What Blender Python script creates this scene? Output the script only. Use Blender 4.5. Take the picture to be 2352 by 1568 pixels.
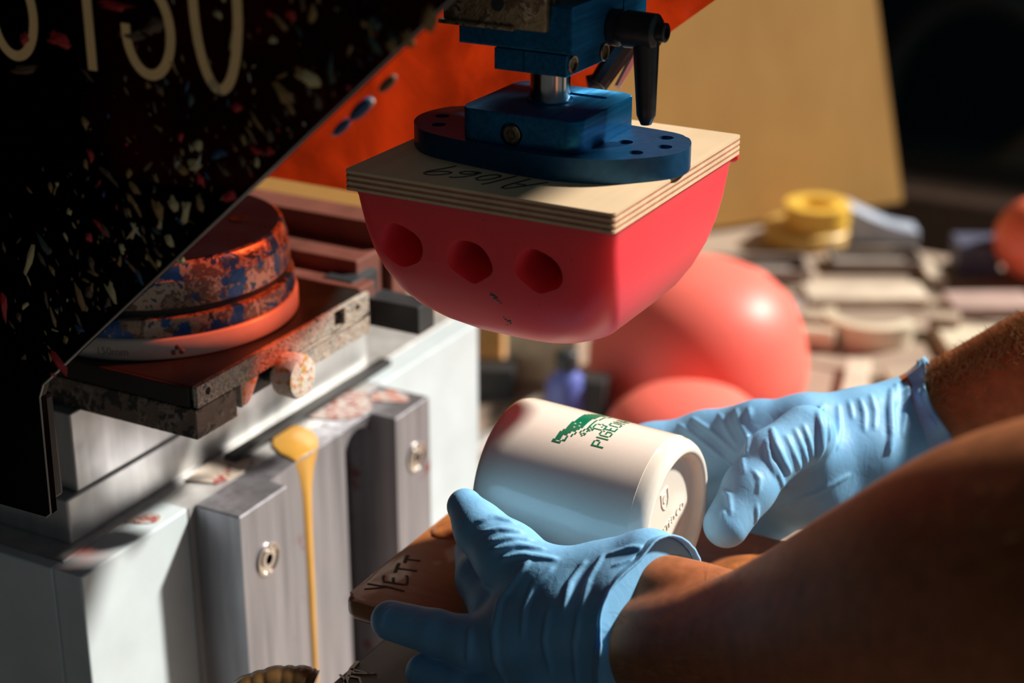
import bpy, bmesh, math, random
import numpy as np
from mathutils import Vector, Matrix

for o in list(bpy.data.objects):
    bpy.data.objects.remove(o)
scene = bpy.context.scene
COL = scene.collection
rnd = random.Random(7)
nrng = np.random.default_rng(5)

# ------------------------------------------------------------------ camera
# world axes follow the machine: +X = front of the machine (towards the operator), +Y = its far side
FPX, CX, CY = 4000.0, 1176.0, 784.0
TILT, YAW = math.radians(22.0), math.radians(28.75)
CAM = np.array([0.6009, -0.6932, 1.3432])
FW = np.array([-math.sin(YAW) * math.cos(TILT), math.cos(YAW) * math.cos(TILT), -math.sin(TILT)])
RT = np.array([math.cos(YAW), math.sin(YAW), 0.0])
UP = np.cross(RT, FW)
cd = bpy.data.cameras.new('camera')
cam = bpy.data.objects.new('camera', cd)
COL.objects.link(cam)
cam.matrix_world = Matrix(((RT[0], UP[0], -FW[0], CAM[0]), (RT[1], UP[1], -FW[1], CAM[1]),
                           (RT[2], UP[2], -FW[2], CAM[2]), (0, 0, 0, 1)))
cd.sensor_width = 36.0
cd.sensor_fit = 'HORIZONTAL'
cd.lens = FPX / 2352.0 * 36.0
cd.clip_start = 0.02
cd.dof.use_dof = True
cd.dof.focus_distance = 0.805
cd.dof.aperture_fstop = 5.2
scene.camera = cam

# ------------------------------------------------------------------ light
SUN_DIR = Vector((0.85, 0.92, 1.0)).normalized()
sd = bpy.data.lights.new('sun', 'SUN')
sd.energy = 8.2
sd.angle = math.radians(4.5)
sd.color = (1.0, 0.93, 0.83)
sun = bpy.data.objects.new('sun', sd)
COL.objects.link(sun)
sun.rotation_euler = SUN_DIR.to_track_quat('Z', 'Y').to_euler()
sun.location = (3, 3, 4)
world = bpy.data.worlds.new('world')
scene.world = world
world.use_nodes = True
bg = world.node_tree.nodes['Background']
bg.inputs[0].default_value = (0.34, 0.62, 0.72, 1)
bg.inputs[1].default_value = 0.185
vs = scene.view_settings
vs.view_transform = 'Standard'
vs.look = 'None'
vs.gamma = 1.0
vs.use_curve_mapping = False
vs.exposure = 0.0
scene.cycles.transparent_max_bounces = 16


# ------------------------------------------------------------------ helpers
def ray(px, py):
    return FW + RT * ((px - CX) / FPX) - UP * ((py - CY) / FPX)


def pt(px, py, d):
    return CAM + ray(px, py) * d


def on(px, py, ax, val):
    r = ray(px, py)
    return CAM + r * ((val - CAM[ax]) / r[ax])


def tag(o, label, cat, group=None, kind=None):
    if label:
        o['label'] = label
    if cat:
        o['category'] = cat
    if group:
        o['group'] = group
    if kind:
        o['kind'] = kind
    return o


def empty(name, loc):
    o = bpy.data.objects.new(name, None)
    COL.objects.link(o)
    o.location = loc
    o.empty_display_size = 0.02
    return o


def link(name, me, mat, parent=None, smooth=None):
    o = bpy.data.objects.new(name, me)
    COL.objects.link(o)
    if mat:
        me.materials.append(mat)
    if smooth is not None:
        for p in me.polygons:
            p.use_smooth = True
        if smooth < 179:
            try:
                me.set_sharp_from_angle(angle=math.radians(smooth))
            except Exception:
                pass
    if parent:
        o.parent = parent
        o.matrix_parent_inverse = Matrix.Translation(parent.location).inverted()
    return o


def obj(name, bm, mat, parent=None, smooth=None):
    bmesh.ops.recalc_face_normals(bm, faces=bm.faces)
    me = bpy.data.meshes.new(name)
    bm.to_mesh(me)
    bm.free()
    return link(name, me, mat, parent, smooth)


def B():
    return bmesh.new()


def box(bm, x0, x1, y0, y1, z0, z1, bev=0.0, seg=2):
    vs_ = [bm.verts.new((x, y, z)) for x in (x0, x1) for y in (y0, y1) for z in (z0, z1)]
    idx = [(0, 1, 3, 2), (4, 6, 7, 5), (0, 4, 5, 1), (2, 3, 7, 6), (0, 2, 6, 4), (1, 5, 7, 3)]
    fs = [bm.faces.new([vs_[i] for i in f]) for f in idx]
    if bev:
        es = list({e for f in fs for e in f.edges})
        bmesh.ops.bevel(bm, geom=es, offset=bev, segments=seg, affect='EDGES', profile=0.5)
    return bm


def frame_of(d):
    d = Vector(d).normalized()
    a = Vector((0, 0, 1)) if abs(d.z) < 0.9 else Vector((1, 0, 0))
    u = d.cross(a).normalized()
    v = d.cross(u)
    return d, u, v


def lathe(bm, prof, p0, axis, n=48, cap0=True, cap1=True):
    """prof: list of (s along axis, radius)"""
    d, u, v = frame_of(axis)
    p0 = Vector(p0)
    rings = []
    for s, r in prof:
        if r <= 1e-7:
            rings.append([bm.verts.new(p0 + d * s)])
        else:
            rings.append([bm.verts.new(p0 + d * s + (u * math.cos(t) + v * math.sin(t)) * r)
                          for t in (2 * math.pi * k / n for k in range(n))])
    for a, b in zip(rings, rings[1:]):
        if len(a) == 1 and len(b) == 1:
            continue
        for k in range(n):
            if len(a) == 1:
                bm.faces.new((a[0], b[k], b[(k + 1) % n]))
            elif len(b) == 1:
                bm.faces.new((a[k], b[0], a[(k + 1) % n]))
            else:
                bm.faces.new((a[k], b[k], b[(k + 1) % n], a[(k + 1) % n]))
    if cap0 and len(rings[0]) > 1:
        bm.faces.new(rings[0])
    if cap1 and len(rings[-1]) > 1:
        bm.faces.new(rings[-1])
    return bm


def cyl(bm, p0, p1, r0, r1=None, n=32, bev=0.0):
    p0, p1 = Vector(p0), Vector(p1)
    L = (p1 - p0).length
    r1 = r0 if r1 is None else r1
    if bev:
        prof = [(0, r0 - bev), (bev, r0), (L - bev, r1), (L, r1 - bev)]
    else:
        prof = [(0, r0), (L, r1)]
    return lathe(bm, prof, p0, p1 - p0, n)


def prism(bm, poly, axis, a0, a1, bev=0.0, seg=2):
    """poly: 2-D points in the plane across axis (0:x -> (y,z), 1:y -> (x,z), 2:z -> (x,y))"""
    def mk(p, a):
        if axis == 0:
            return (a, p[0], p[1])
        if axis == 1:
            return (p[0], a, p[1])
        return (p[0], p[1], a)
    lo = [bm.verts.new(mk(p, a0)) for p in poly]
    hi = [bm.verts.new(mk(p, a1)) for p in poly]
    f0 = bm.faces.new(lo)
    f1 = bm.faces.new(hi)
    n = len(poly)
    for i in range(n):
        bm.faces.new((lo[i], lo[(i + 1) % n], hi[(i + 1) % n], hi[i]))
    if bev:
        es = list(set(f0.edges) | set(f1.edges))
        bmesh.ops.bevel(bm, geom=es, offset=bev, segments=seg, affect='EDGES', profile=0.5)
    return bm


def rrect(x0, x1, y0, y1, r, n=8):
    out = []
    for cx, cy, a in ((x1 - r, y1 - r, 0), (x0 + r, y1 - r, 90), (x0 + r, y0 + r, 180), (x1 - r, y0 + r, 270)):
        for k in range(n + 1):
            t = math.radians(a + 90 * k / n)
            out.append((cx + r * math.cos(t), cy + r * math.sin(t)))
    return out


def tube(bm, pts, r, n=8, caps=True):
    """a round tube through 3-D points; r number or list"""
    pts = [Vector(p) for p in pts]
    m = len(pts)
    rs = r if isinstance(r, (list, tuple)) else [r] * m
    rings = []
    prev = None
    for i, p in enumerate(pts):
        d = (pts[min(i + 1, m - 1)] - pts[max(i - 1, 0)]).normalized()
        if prev is None:
            _, u, v = frame_of(d)
        else:
            u = (prev - d * prev.dot(d)).normalized()
            v = d.cross(u)
        prev = u
        rings.append([bm.verts.new(p + (u * math.cos(t) + v * math.sin(t)) * rs[i])
                      for t in (2 * math.pi * k / n for k in range(n))])
    for a, b in zip(rings, rings[1:]):
        for k in range(n):
            bm.faces.new((a[k], a[(k + 1) % n], b[(k + 1) % n], b[k]))
    if caps:
        bm.faces.new(rings[0])
        bm.faces.new(rings[-1])
    return bm


def ribbon(bm, pts, w, nrm, th=0.0002):
    """a flat stroke of width w lying on the plane with normal nrm (a very thin slab of ink)"""
    nrm = Vector(nrm).normalized()
    pts = [Vector(p) for p in pts]
    m = len(pts)
    ws = w if isinstance(w, (list, tuple)) else [w] * m
    L, R = [], []
    closed = (pts[0] - pts[-1]).length < 1e-6
    for i, p in enumerate(pts):
        if closed:
            a, b = pts[(i - 1) % (m - 1)], pts[(i + 1) % (m - 1)]
        else:
            a, b = pts[max(i - 1, 0)], pts[min(i + 1, m - 1)]
        d = (b - a).normalized()
        s = nrm.cross(d).normalized() * ws[i] * 0.5
        L.append((p + s, p + s + nrm * th))
        R.append((p - s, p - s + nrm * th))
    V = [[bm.verts.new(q) for q in (L[i][0], L[i][1], R[i][1], R[i][0])] for i in range(m)]
    for a, b in zip(V, V[1:]):
        for k in range(4):
            bm.faces.new((a[k], a[(k + 1) % 4], b[(k + 1) % 4], b[k]))
    bm.faces.new(V[0])
    bm.faces.new(V[-1])
    return bm


def arc(cx, cy, rx, ry, a0, a1, n=24):
    return [(cx + rx * math.cos(math.radians(a0 + (a1 - a0) * k / n)),
             cy + ry * math.sin(math.radians(a0 + (a1 - a0) * k / n))) for k in range(n + 1)]


def smooth_loop(P, k=4):
    out = []
    n = len(P)
    for i in range(n):
        p0, p1, p2, p3 = (np.array(P[(i + j) % n]) for j in (-1, 0, 1, 2))
        for q in range(k):
            t = q / k
            c = .5 * (2 * p1 + (p2 - p0) * t + (2 * p0 - 5 * p1 + 4 * p2 - p3) * t * t + (-p0 + 3 * p1 - 3 * p2 + p3) * t ** 3)
            out.append((float(c[0]), float(c[1])))
    return out

def boolean(o, cutters, op='DIFFERENCE'):
    for c in cutters:
        m = o.modifiers.new('b', 'BOOLEAN')
        m.operation = op
        m.object = c
        m.solver = 'EXACT'
    dg = bpy.context.evaluated_depsgraph_get()
    dg.update()
    me = bpy.data.meshes.new_from_object(o.evaluated_get(dg))
    o.modifiers.clear()
    old = o.data
    nm = old.name
    o.data = me
    bpy.data.meshes.remove(old)
    me.name = nm
    for c in cutters:
        m = c.data
        bpy.data.objects.remove(c)
        bpy.data.meshes.remove(m)
    return o


def resmooth(o, ang):
    for p in o.data.polygons:
        p.use_smooth = True
    try:
        o.data.set_sharp_from_angle(angle=math.radians(ang))
    except Exception:
        pass


def text_mesh(body, size, extrude=0.0):
    cu = bpy.data.curves.new('t', 'FONT')
    cu.body = body
    cu.size = size
    cu.extrude = extrude
    cu.align_x = 'CENTER'
    cu.resolution_u = 3
    o = bpy.data.objects.new('t', cu)
    COL.objects.link(o)
    dg = bpy.context.evaluated_depsgraph_get()
    dg.update()
    me = bpy.data.meshes.new_from_object(o.evaluated_get(dg))
    bpy.data.objects.remove(o)
    bpy.data.curves.remove(cu)
    return me


# ------------------------------------------------------------------ materials
MATS = {}


def nodes_of(name):
    m = bpy.data.materials.new(name)
    m.use_nodes = True
    nt = m.node_tree
    return m, nt, nt.nodes['Principled BSDF']


def coords(nt, scale, stretch=(1, 1, 1)):
    tc = nt.nodes.new('ShaderNodeTexCoord')
    mp = nt.nodes.new('ShaderNodeMapping')
    mp.inputs['Scale'].default_value = [scale * s for s in stretch]
    nt.links.new(tc.outputs['Object'], mp.inputs['Vector'])
    return mp.outputs['Vector']


def noise(nt, vec, scale=1.0, detail=4, rough=0.55, dist=0.0):
    n = nt.nodes.new('ShaderNodeTexNoise')
    n.inputs['Scale'].default_value = scale
    n.inputs['Detail'].default_value = detail
    n.inputs['Roughness'].default_value = rough
    n.inputs['Distortion'].default_value = dist
    nt.links.new(vec, n.inputs['Vector'])
    return n.outputs['Fac']


def ramp(nt, fac, stops, interp='LINEAR'):
    r = nt.nodes.new('ShaderNodeValToRGB')
    r.color_ramp.interpolation = interp
    el = r.color_ramp.elements
    while len(el) > 1:
        el.remove(el[0])
    el[0].position = stops[0][0]
    el[0].color = (*stops[0][1], 1)
    for p, c in stops[1:]:
        e = el.new(p)
        e.color = (*c, 1)
    nt.links.new(fac, r.inputs['Fac'])
    return r.outputs['Color']


def mixc(nt, fac, a, b):
    n = nt.nodes.new('ShaderNodeMix')
    n.data_type = 'RGBA'
    for sock, v in ((n.inputs['Factor'], fac), (n.inputs['A'], a), (n.inputs['B'], b)):
        pass
    ins = {i.identifier: i for i in n.inputs}
    for key, v in (('Factor_Float', fac), ('A_Color', a), ('B_Color', b)):
        s = ins[key]
        if hasattr(v, 'is_linked'):
            nt.links.new(v, s)
        elif isinstance(v, (int, float)):
            s.default_value = v
        else:
            s.default_value = (*v, 1)
    return [o for o in n.outputs if o.identifier == 'Result_Color'][0]


def bump(nt, p, h, strength=0.3, dist=0.001):
    b = nt.nodes.new('ShaderNodeBump')
    b.inputs['Strength'].default_value = strength
    b.inputs['Distance'].default_value = dist
    nt.links.new(h, b.inputs['Height'])
    nt.links.new(b.outputs['Normal'], p.inputs['Normal'])


def plain(name, col, rough=0.5, metal=0.0, var=0.15, scale=60, bstr=0.1, stretch=(1, 1, 1), spec=0.5, coat=0.0, sss=0.0,
          sssr=(1, .2, .1), ssscale=0.01):
    if name in MATS:
        return MATS[name]
    m, nt, p = nodes_of(name)
    v = coords(nt, scale, stretch)
    f = noise(nt, v, 1.0, 5)
    lo = tuple(max(0, c * (1 - var)) for c in col)
    hi = tuple(min(1, c * (1 + var)) for c in col)
    nt.links.new(ramp(nt, f, [(0.3, lo), (0.7, hi)]), p.inputs['Base Color'])
    p.inputs['Roughness'].default_value = rough
    p.inputs['Metallic'].default_value = metal
    p.inputs['Specular IOR Level'].default_value = spec
    p.inputs['Coat Weight'].default_value = coat
    if sss:
        p.inputs['Subsurface Weight'].default_value = sss
        p.inputs['Subsurface Radius'].default_value = sssr
        p.inputs['Subsurface Scale'].default_value = ssscale
    if bstr:
        bump(nt, p, f, bstr, 0.0006)
    MATS[name] = m
    return m


def brushed(name, col, rough=0.3, scale=400, stretch=(1, 0.03, 0.6), metal=1.0, var=0.25, stain=None, stain_lo=.62, aniso=0.0):
    m, nt, p = nodes_of(name)
    f = noise(nt, coords(nt, scale, stretch), 1.0, 4)
    big = noise(nt, coords(nt, 35), 1.0, 5)
    c = ramp(nt, f, [(0.25, tuple(x * (1 - var) for x in col)), (0.75, tuple(min(1, x * (1 + var)) for x in col))])
    if stain:
        g = ramp(nt, big, [(stain_lo, (0, 0, 0)), (stain_lo + .06, (1, 1, 1))])
        c = mixc(nt, g, c, stain)
    nt.links.new(c, p.inputs['Base Color'])
    p.inputs['Metallic'].default_value = metal
    r = nt.nodes.new('ShaderNodeMapRange')
    r.inputs['To Min'].default_value = rough * 0.75
    r.inputs['To Max'].default_value = rough * 1.5
    nt.links.new(big, r.inputs['Value'])
    nt.links.new(r.outputs['Result'], p.inputs['Roughness'])
    bump(nt, p, f, 0.25, 0.0003)
    if aniso:
        tg = nt.nodes.new('ShaderNodeTangent')
        tg.direction_type = 'RADIAL'
        tg.axis = 'Z'
        nt.links.new(tg.outputs[0], p.inputs['Tangent'])
        p.inputs['Anisotropic'].default_value = aniso
    return m


def splattered(name, base, scale, stops, rough=0.45, metal=0.0, thr=0.5, seed=0.0, fine=3.0):
    """dried ink in many colours over a base"""
    m, nt, p = nodes_of(name)
    v = coords(nt, scale)
    a = nt.nodes.new('ShaderNodeVectorMath')
    a.operation = 'ADD'
    a.inputs[1].default_value = (seed, seed * 1.7, seed * 0.3)
    nt.links.new(v, a.inputs[0])
    v = a.outputs[0]
    f = noise(nt, v, 1.0, 7, 0.66, 0.25)
    g = noise(nt, v, fine * .33, 6, 0.62, 0.3)
    cols = ramp(nt, g, stops, 'CONSTANT')
    msk = ramp(nt, f, [(thr, (0, 0, 0)), (thr + 0.02, (1, 1, 1))])
    c = mixc(nt, msk, base, cols)
    nt.links.new(c, p.inputs['Base Color'])
    p.inputs['Roughness'].default_value = rough
    p.inputs['Metallic'].default_value = metal
    bump(nt, p, f, 0.6, 0.002)
    return m


INKS = [(0.0, (.05, .05, .06)), (.38, (.55, .52, .46)), (.44, (.30, .20, .12)), (.48, (.62, .57, .50)), (.53, (.07, .06, .07)),
        (.565, (.68, .64, .6)), (.60, (.62, .42, .10)), (.63, (.10, .16, .30)), (.66, (.60, .08, .05)), (.7, (.7, .68, .64))]

M_blue = brushed('blue_anodised', (.007, .125, .28), 0.42, 300, (1.6, 0.05, 1.6), 0.8, .35, aniso=.85)
M_blue2 = brushed('blue_anodised_plate', (.006, .07, .17), 0.32, 260, (1, 1, 1), 0.5, .22)
M_steel = brushed('polished_steel', (.62, .58, .54), 0.16, 500, (1, 1, .02), 1.0, .12)
M_brass = splattered('worn_brass', (.30, .22, .13), 120, [(0, (.16, .11, .07)), (.5, (.42, .33, .22)), (.6, (.1, .07, .05))], .34, .8, .52)
M_black = plain('black_plastic', (.012, .012, .013), .38, var=.3, scale=300, bstr=.15)
M_rubber = plain('black_rubber', (.018, .017, .017), .6)
M_hole = plain('hole_dark', (.01, .01, .012), .7)
M_alu = brushed('milled_aluminium', (.36, .36, .40), .40, 140, (1, 1, .05), .85, .3, (.30, .10, .09), .66)
M_alu_light = brushed('bright_aluminium', (.60, .60, .60), .46, 90, (1, 1, .1), .7, .18)
M_paint = plain('grey_machine_paint', (.54, .62, .66), .42, var=.07, scale=25, bstr=.05)
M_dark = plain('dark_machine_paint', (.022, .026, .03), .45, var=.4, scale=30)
M_knob = splattered('ink_crusted_white', (.66, .60, .52), 190, [(0, (.5, .34, .08)), (.48, (.65, .2, .06)), (.54, (.72, .7, .66)), (.6, (.12, .08, .05))], .5, 0, .5, 2.0)
M_bar = splattered('ink_crusted_steel', (.34, .30, .26), 140, INKS, .4, .25, .42, 3.0)
M_bar2 = splattered('ink_crusted_block', (.20, .15, .12), 110, [(0, (.05, .045, .04)), (.5, (.30, .24, .19)), (.58, (.08, .06, .06))], .45, .25, .48, 5.0)
M_plate = plain('black_cliche_plate', (.014, .012, .011), .42, var=.3, scale=40)
M_cup = splattered('blue_cup_with_ink', (.01, .08, .28), 60, [(0, (.035, .03, .03)), (.42, (.34, .24, .17)), (.5, (.16, .10, .075)), (.56, (.46, .36, .28)), (.63, (.02, .05, .14))], .32, .35, .47, 8.0)
M_cuptop = plain('blue_cup_top', (.012, .075, .25), .3, .6, .3, 60)
M_ring = plain('white_ceramic_ring', (.68, .60, .53), .3, var=.06)
M_mug = plain('cream_glaze', (.80, .755, .67), .10, var=.015, scale=500, bstr=.012, coat=.3)
M_green = plain('green_print', (.002, .17, .085), .25, var=.12, scale=150, bstr=0)
M_marker = plain('black_marker', (.012, .014, .02), .6, var=.1, bstr=0)
M_pad = plain('red_silicone', (1.0, .055, .075), .40, var=.04, scale=30, bstr=.03, spec=.3, sss=.8, sssr=(1, .12, .10), ssscale=.014)
M_speck = plain('black_ink_speck', (.02, .018, .02), .4, bstr=0)
M_red_blob = plain('red_silicone_drip', (.95, .03, .05), .35, sss=.5, ssscale=.01, sssr=(1, .1, .1))
M_drip = plain('ochre_ink', (.62, .33, .06), .22, var=.1, scale=30, bstr=0)
M_digit = splattered('cream_vinyl', (1.0, .64, .29), 45, [(0, (.30, .24, .16)), (.5, (.55, .40, .22))], .5, 0, .6, 1.0)


def wood(name, c0, c1, rough=.5, scale=70, stretch=(1, .06, 1), coat=0.0, bst=.15):
    m, nt, p = nodes_of(name)
    v = coords(nt, scale, stretch)
    f = noise(nt, v, 1.0, 6, .6, .8)
    g = noise(nt, coords(nt, scale * .2), 1.0, 4)
    c = ramp(nt, f, [(.25, c0), (.75, c1)])
    c = mixc(nt, ramp(nt, g, [(.35, (0, 0, 0)), (.75, (.5, .5, .5))]), c, tuple(x * .75 for x in c0))
    nt.links.new(c, p.inputs['Base Color'])
    p.inputs['Roughness'].default_value = rough
    p.inputs['Coat Weight'].default_value = coat
    bump(nt, p, f, bst, .0006)
    return m


M_birch = wood('birch_veneer', (.62, .45, .28), (.74, .57, .38), .55, 60, (1, .05, 1), 0, .06)
M_ply_l = wood('ply_light_layer', (.60, .42, .26), (.70, .54, .36), .7, 300, (1, 1, 1))
M_ply_d = wood('ply_dark_layer', (.34, .13, .07), (.48, .22, .13), .7, 300, (1, 1, 1))
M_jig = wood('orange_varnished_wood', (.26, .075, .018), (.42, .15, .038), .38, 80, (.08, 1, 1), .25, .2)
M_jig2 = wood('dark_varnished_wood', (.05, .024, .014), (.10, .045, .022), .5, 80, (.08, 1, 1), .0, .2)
M_panel = wood('tan_wood_panel', (.46, .235, .05), (.58, .32, .085), .6, 14, (1, 1, .2), 0, .1)
M_bench = wood('bench_top_wood', (.30, .22, .17), (.46, .36, .28), .6, 12, (1, .15, 1), 0, .1)
M_floor = plain('concrete', (.10, .095, .09), .7, var=.25, scale=3)
M_wall = plain('dark_wall', (.018, .024, .03), .8, var=.3, scale=2)
M_skin = plain('tanned_skin', (.37, .125, .05), .55, var=.22, scale=130, bstr=.25, spec=.25, sss=.25, sssr=(1, .3, .12), ssscale=.006)
M_hair = plain('fair_arm_hair', (.42, .24, .10), .5, bstr=0)


def glove_mat():
    m, nt, p = nodes_of('blue_nitrile')
    f = noise(nt, coords(nt, 900), 1.0, 3)
    w = noise(nt, coords(nt, 170, (1, 1, .5)), 1.0, 4, .55, 1.2)
    big = noise(nt, coords(nt, 60), 1.0, 3)
    nt.links.new(ramp(nt, big, [(.3, (.17, .42, .70)), (.7, (.22, .49, .77))]), p.inputs['Base Color'])
    p.inputs['Roughness'].default_value = .52
    p.inputs['Subsurface Weight'].default_value = .12
    p.inputs['Subsurface Radius'].default_value = (.3, .6, 1)
    p.inputs['Subsurface Scale'].default_value = .003
    p.inputs['Specular IOR Level'].default_value = .28
    mx = nt.nodes.new('ShaderNodeMath')
    mx.operation = 'MULTIPLY_ADD'
    mx.inputs[1].default_value = .10
    nt.links.new(f, mx.inputs[0])
    nt.links.new(w, mx.inputs[2])
    bump(nt, p, mx.outputs[0], .22, .0012)
    return m


M_glove = glove_mat()


def acrylic(name, tint, gloss=.06, body=None, bodyf=0.0):
    """thin tinted acrylic sheet: tinted straight-through light, a little surface reflection"""
    m = bpy.data.materials.new(name)
    m.use_nodes = True
    nt = m.node_tree
    nt.nodes.clear()
    out = nt.nodes.new('ShaderNodeOutputMaterial')
    tr = nt.nodes.new('ShaderNodeBsdfTransparent')
    gl = nt.nodes.new('ShaderNodeBsdfGlossy')
    gl.inputs['Roughness'].default_value = .12
    mix = nt.nodes.new('ShaderNodeMixShader')
    mix.inputs[0].default_value = gloss
    f = noise(nt, coords(nt, 16), 1.0, 5, .6, .6)
    c = ramp(nt, f, [(.35, tuple(x * .55 for x in tint)), (.6, tint)])
    nt.links.new(c, tr.inputs['Color'])
    s = tr.outputs[0]
    if body:
        df = nt.nodes.new('ShaderNodeBsdfTranslucent')
        df.inputs['Color'].default_value = (*body, 1)
        m2 = nt.nodes.new('ShaderNodeMixShader')
        m2.inputs[0].default_value = bodyf
        nt.links.new(s, m2.inputs[1])
        nt.links.new(df.outputs[0], m2.inputs[2])
        s = m2.outputs[0]
    nt.links.new(s, mix.inputs[1])
    nt.links.new(gl.outputs[0], mix.inputs[2])
    nt.links.new(mix.outputs[0], out.inputs[0])
    return m


M_guard_dark = acrylic('dark_tinted_acrylic', (.085, .020, .012), .035)
M_guard_red = acrylic('red_tinted_acrylic', (.97, .34, .19), .03, (.8, .16, .07), .03)

# ================================================================== the setting
BENCH_Z = 0.70
o = obj('floor', box(B(), -5, 5, -3, 6, -.05, 0), M_floor)
tag(o, None, None, kind='structure')
o = obj('wall_back', box(B(), -5, 5, 4.2, 4.3, 0, 3.2), M_wall)
tag(o, None, None, kind='structure')
o = obj('wall_left', box(B(), -2.6, -2.5, -2.5, 4.2, 0, 3.2), M_wall)
tag(o, None, None, kind='structure')
o = obj('ceiling', box(B(), -2.6, 1.35, -2.6, 4.3, 3.2, 3.3), M_wall)
tag(o, None, None, kind='structure')
o = obj('wall_front', box(B(), -2.6, 2.6, -2.7, -2.6, 0, 3.2), M_wall)
tag(o, None, None, kind='structure')

# work bench
be = empty('work_bench', (0.0, .5, 0))
tag(be, 'large wooden work bench carrying the printing machine and clutter', 'bench')
for k in range(8):
    y0 = -.35 + k * .19
    obj('bench_plank', box(B(), -.9, .62 if k > 1 else .35, y0, y0 + .187, BENCH_Z - .04, BENCH_Z, .003), M_bench, be)
for x in (-.85, .28):
    for y in (-.3, 1.1):
        obj('leg', box(B(), x, x + .06, y, y + .06, 0, BENCH_Z - .04, .004), M_bench, be)

# ================================================================== pad printer (fixed body)
pr = empty('pad_printer', (0, 0, BENCH_Z))
tag(pr, 'grey pad printing machine with aluminium front blocks and tinted side guards', 'machine')
ZT = .900
# painted lower body with front plates left and right of the slot block
obj('base_body', box(B(), -.36, .0155, -.110, .282, BENCH_Z, ZT - .012, .002), M_paint, pr)
obj('front_plate', prism(B(), [(-.1178, BENCH_Z + .004), (-.0320, BENCH_Z + .004), (-.0320, ZT), (-.1178, ZT)], 0, .016, .035, .0012), M_paint, pr)
obj('front_plate', prism(B(), [(.164, BENCH_Z + .004), (.289, BENCH_Z + .004), (.289, ZT), (.164, ZT)], 0, .016, .035, .0012), M_paint, pr)
obj('side_plate', box(B(), -.36, .0155, -.1178, -.1105, BENCH_Z + .003, ZT, .001), M_paint, pr)
obj('top_plate', box(B(), -.36, .0155, -.110, .289, ZT - .012, ZT, .001), M_alu_light, pr)
# milled slot blocks in the middle
obj('slot_block', prism(B(), [(.0355, -.0265), (.0663, -.0265), (.0663, .0170), (.0532, .0170), (.0532, .0945), (.0355, .0945)], 2, BENCH_Z + .004, ZT, .0008), M_alu, pr)
obj('slot_block', prism(B(), [(.0355, .1232), (.0717, .1232), (.0717, .1625), (.0355, .1625)], 2, BENCH_Z + .004, ZT, .0008), M_alu, pr)
ar = [(.0946, ZT), (.0946, ZT - .0153)] + [(.1089 - .0138 * math.cos(math.radians(t)), ZT - .0153 + .011 * math.sin(math.radians(t))) for t in range(0, 181, 20)] + [(.1231, ZT)]
obj('groove_bridge', prism(B(), ar, 0, .0355, .0532, .0004), M_alu, pr)
obj('groove_back', box(B(), .0352, .0366, .0948, .1229, BENCH_Z + .004, ZT - .004), M_dark, pr)
obj('packing_strip', box(B(), .0160, .0354, -.0316, .1635, BENCH_Z + .004, ZT - .0002), M_alu_light, pr)
for (yy, zz, xx) in ((-.0041, .8638, .0663), (.1455, .8650, .0717)):
    obj('screw_socket', lathe(B(), [(0, .0098), (.0012, .0098), (.0015, .0085), (.0004, .0077), (.0003, .0057), (.0013, .0055), (.0013, .0033), (-.001, .0030), (-.001, 0)], (xx, yy, zz), (1, 0, 0), 28, True, False), M_steel, pr, 40)
# dried ink drip over the recessed face
m_ = B()
path = [(.0556, .0, .0235), (.0545, -.011, .0142), (.0540, -.024, .0092), (.0536, -.049, .0074), (.0535, -.085, .0062), (.0531, -.1375, .0052), (.0530, -.192, .0046)]
rows = []
for (yc, dz, w) in path:
    rows.append([m_.verts.new((.0533 + h, yc + w * q, ZT + dz)) for q, h in ((-.5, 0), (-.3, .0012), (0, .0018), (.3, .0012), (.5, 0))])
for a, b in zip(rows, rows[1:]):
    for k in range(4):
        m_.faces.new((a[k], a[k + 1], b[k + 1], b[k]))
obj('ink_drip', m_, M_drip, pr, 180)
pud = B()
prism(pud, [(.0533, .0445), (.0533, .067), (.0465, .0765), (.038, .083), (.027, .0855), (.0205, .079), (.0215, .066), (.029, .055), (.040, .048)], 2, ZT, ZT + .0012, .0005)
obj('ink_puddle', pud, M_drip, pr, 60)
pud = B()
prism(pud, [(.012, -.007), (.0305, -.0005), (.036, .016), (.0315, .0325), (.0185, .037), (.0095, .021)], 2, ZT, ZT + .0009, .0004)
obj('ink_stain', pud, splattered('pale_ink_stain', (.58, .5, .42), 90, [(0, (.3, .05, .05)), (.5, (.62, .5, .4)), (.6, (.08, .04, .04))], .5, 0, .5, 4.0), pr)
for k_, (poly, mt) in enumerate((([(.020, .100), (.046, .108), (.050, .130), (.030, .150), (.018, .130)], (.30, .09, .08)), ([(.016, -.060), (.028, -.056), (.030, -.048), (.021, -.046)], (.34, .10, .09)), ([(.040, .140), (.062, .146), (.060, .156), (.044, .158)], (.5, .2, .16)))):
    sm = B()
    prism(sm, smooth_loop(poly), 2, ZT, ZT + .0006, .0002)
    obj('ink_smear', sm, splattered('smear_%d' % k_, (.50, .46, .44), 150, [(0, mt), (.5, (.5, .4, .36)), (.58, mt)], .45, 0, .47, k_ * 3.0), pr)
# upper carriage
obj('carriage_block', box(B(), -.30, .0075, -.0940, .190, ZT, .9262, .0012), M_alu_light, pr)
obj('carriage_block', box(B(), -.30, .0070, -.0850, .180, .9272, .9718, .0008), M_alu_light, pr)
obj('dark_strip', box(B(), .0155, .0242, .0256, .194, ZT, ZT + .0044, .001), M_rubber, pr)  # thin black strip on top of the base
obj('guard_post', box(B(), .046, .0595, -.1645, -.1475, .9665, 1.02, .002), M_dark, pr)
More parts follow.
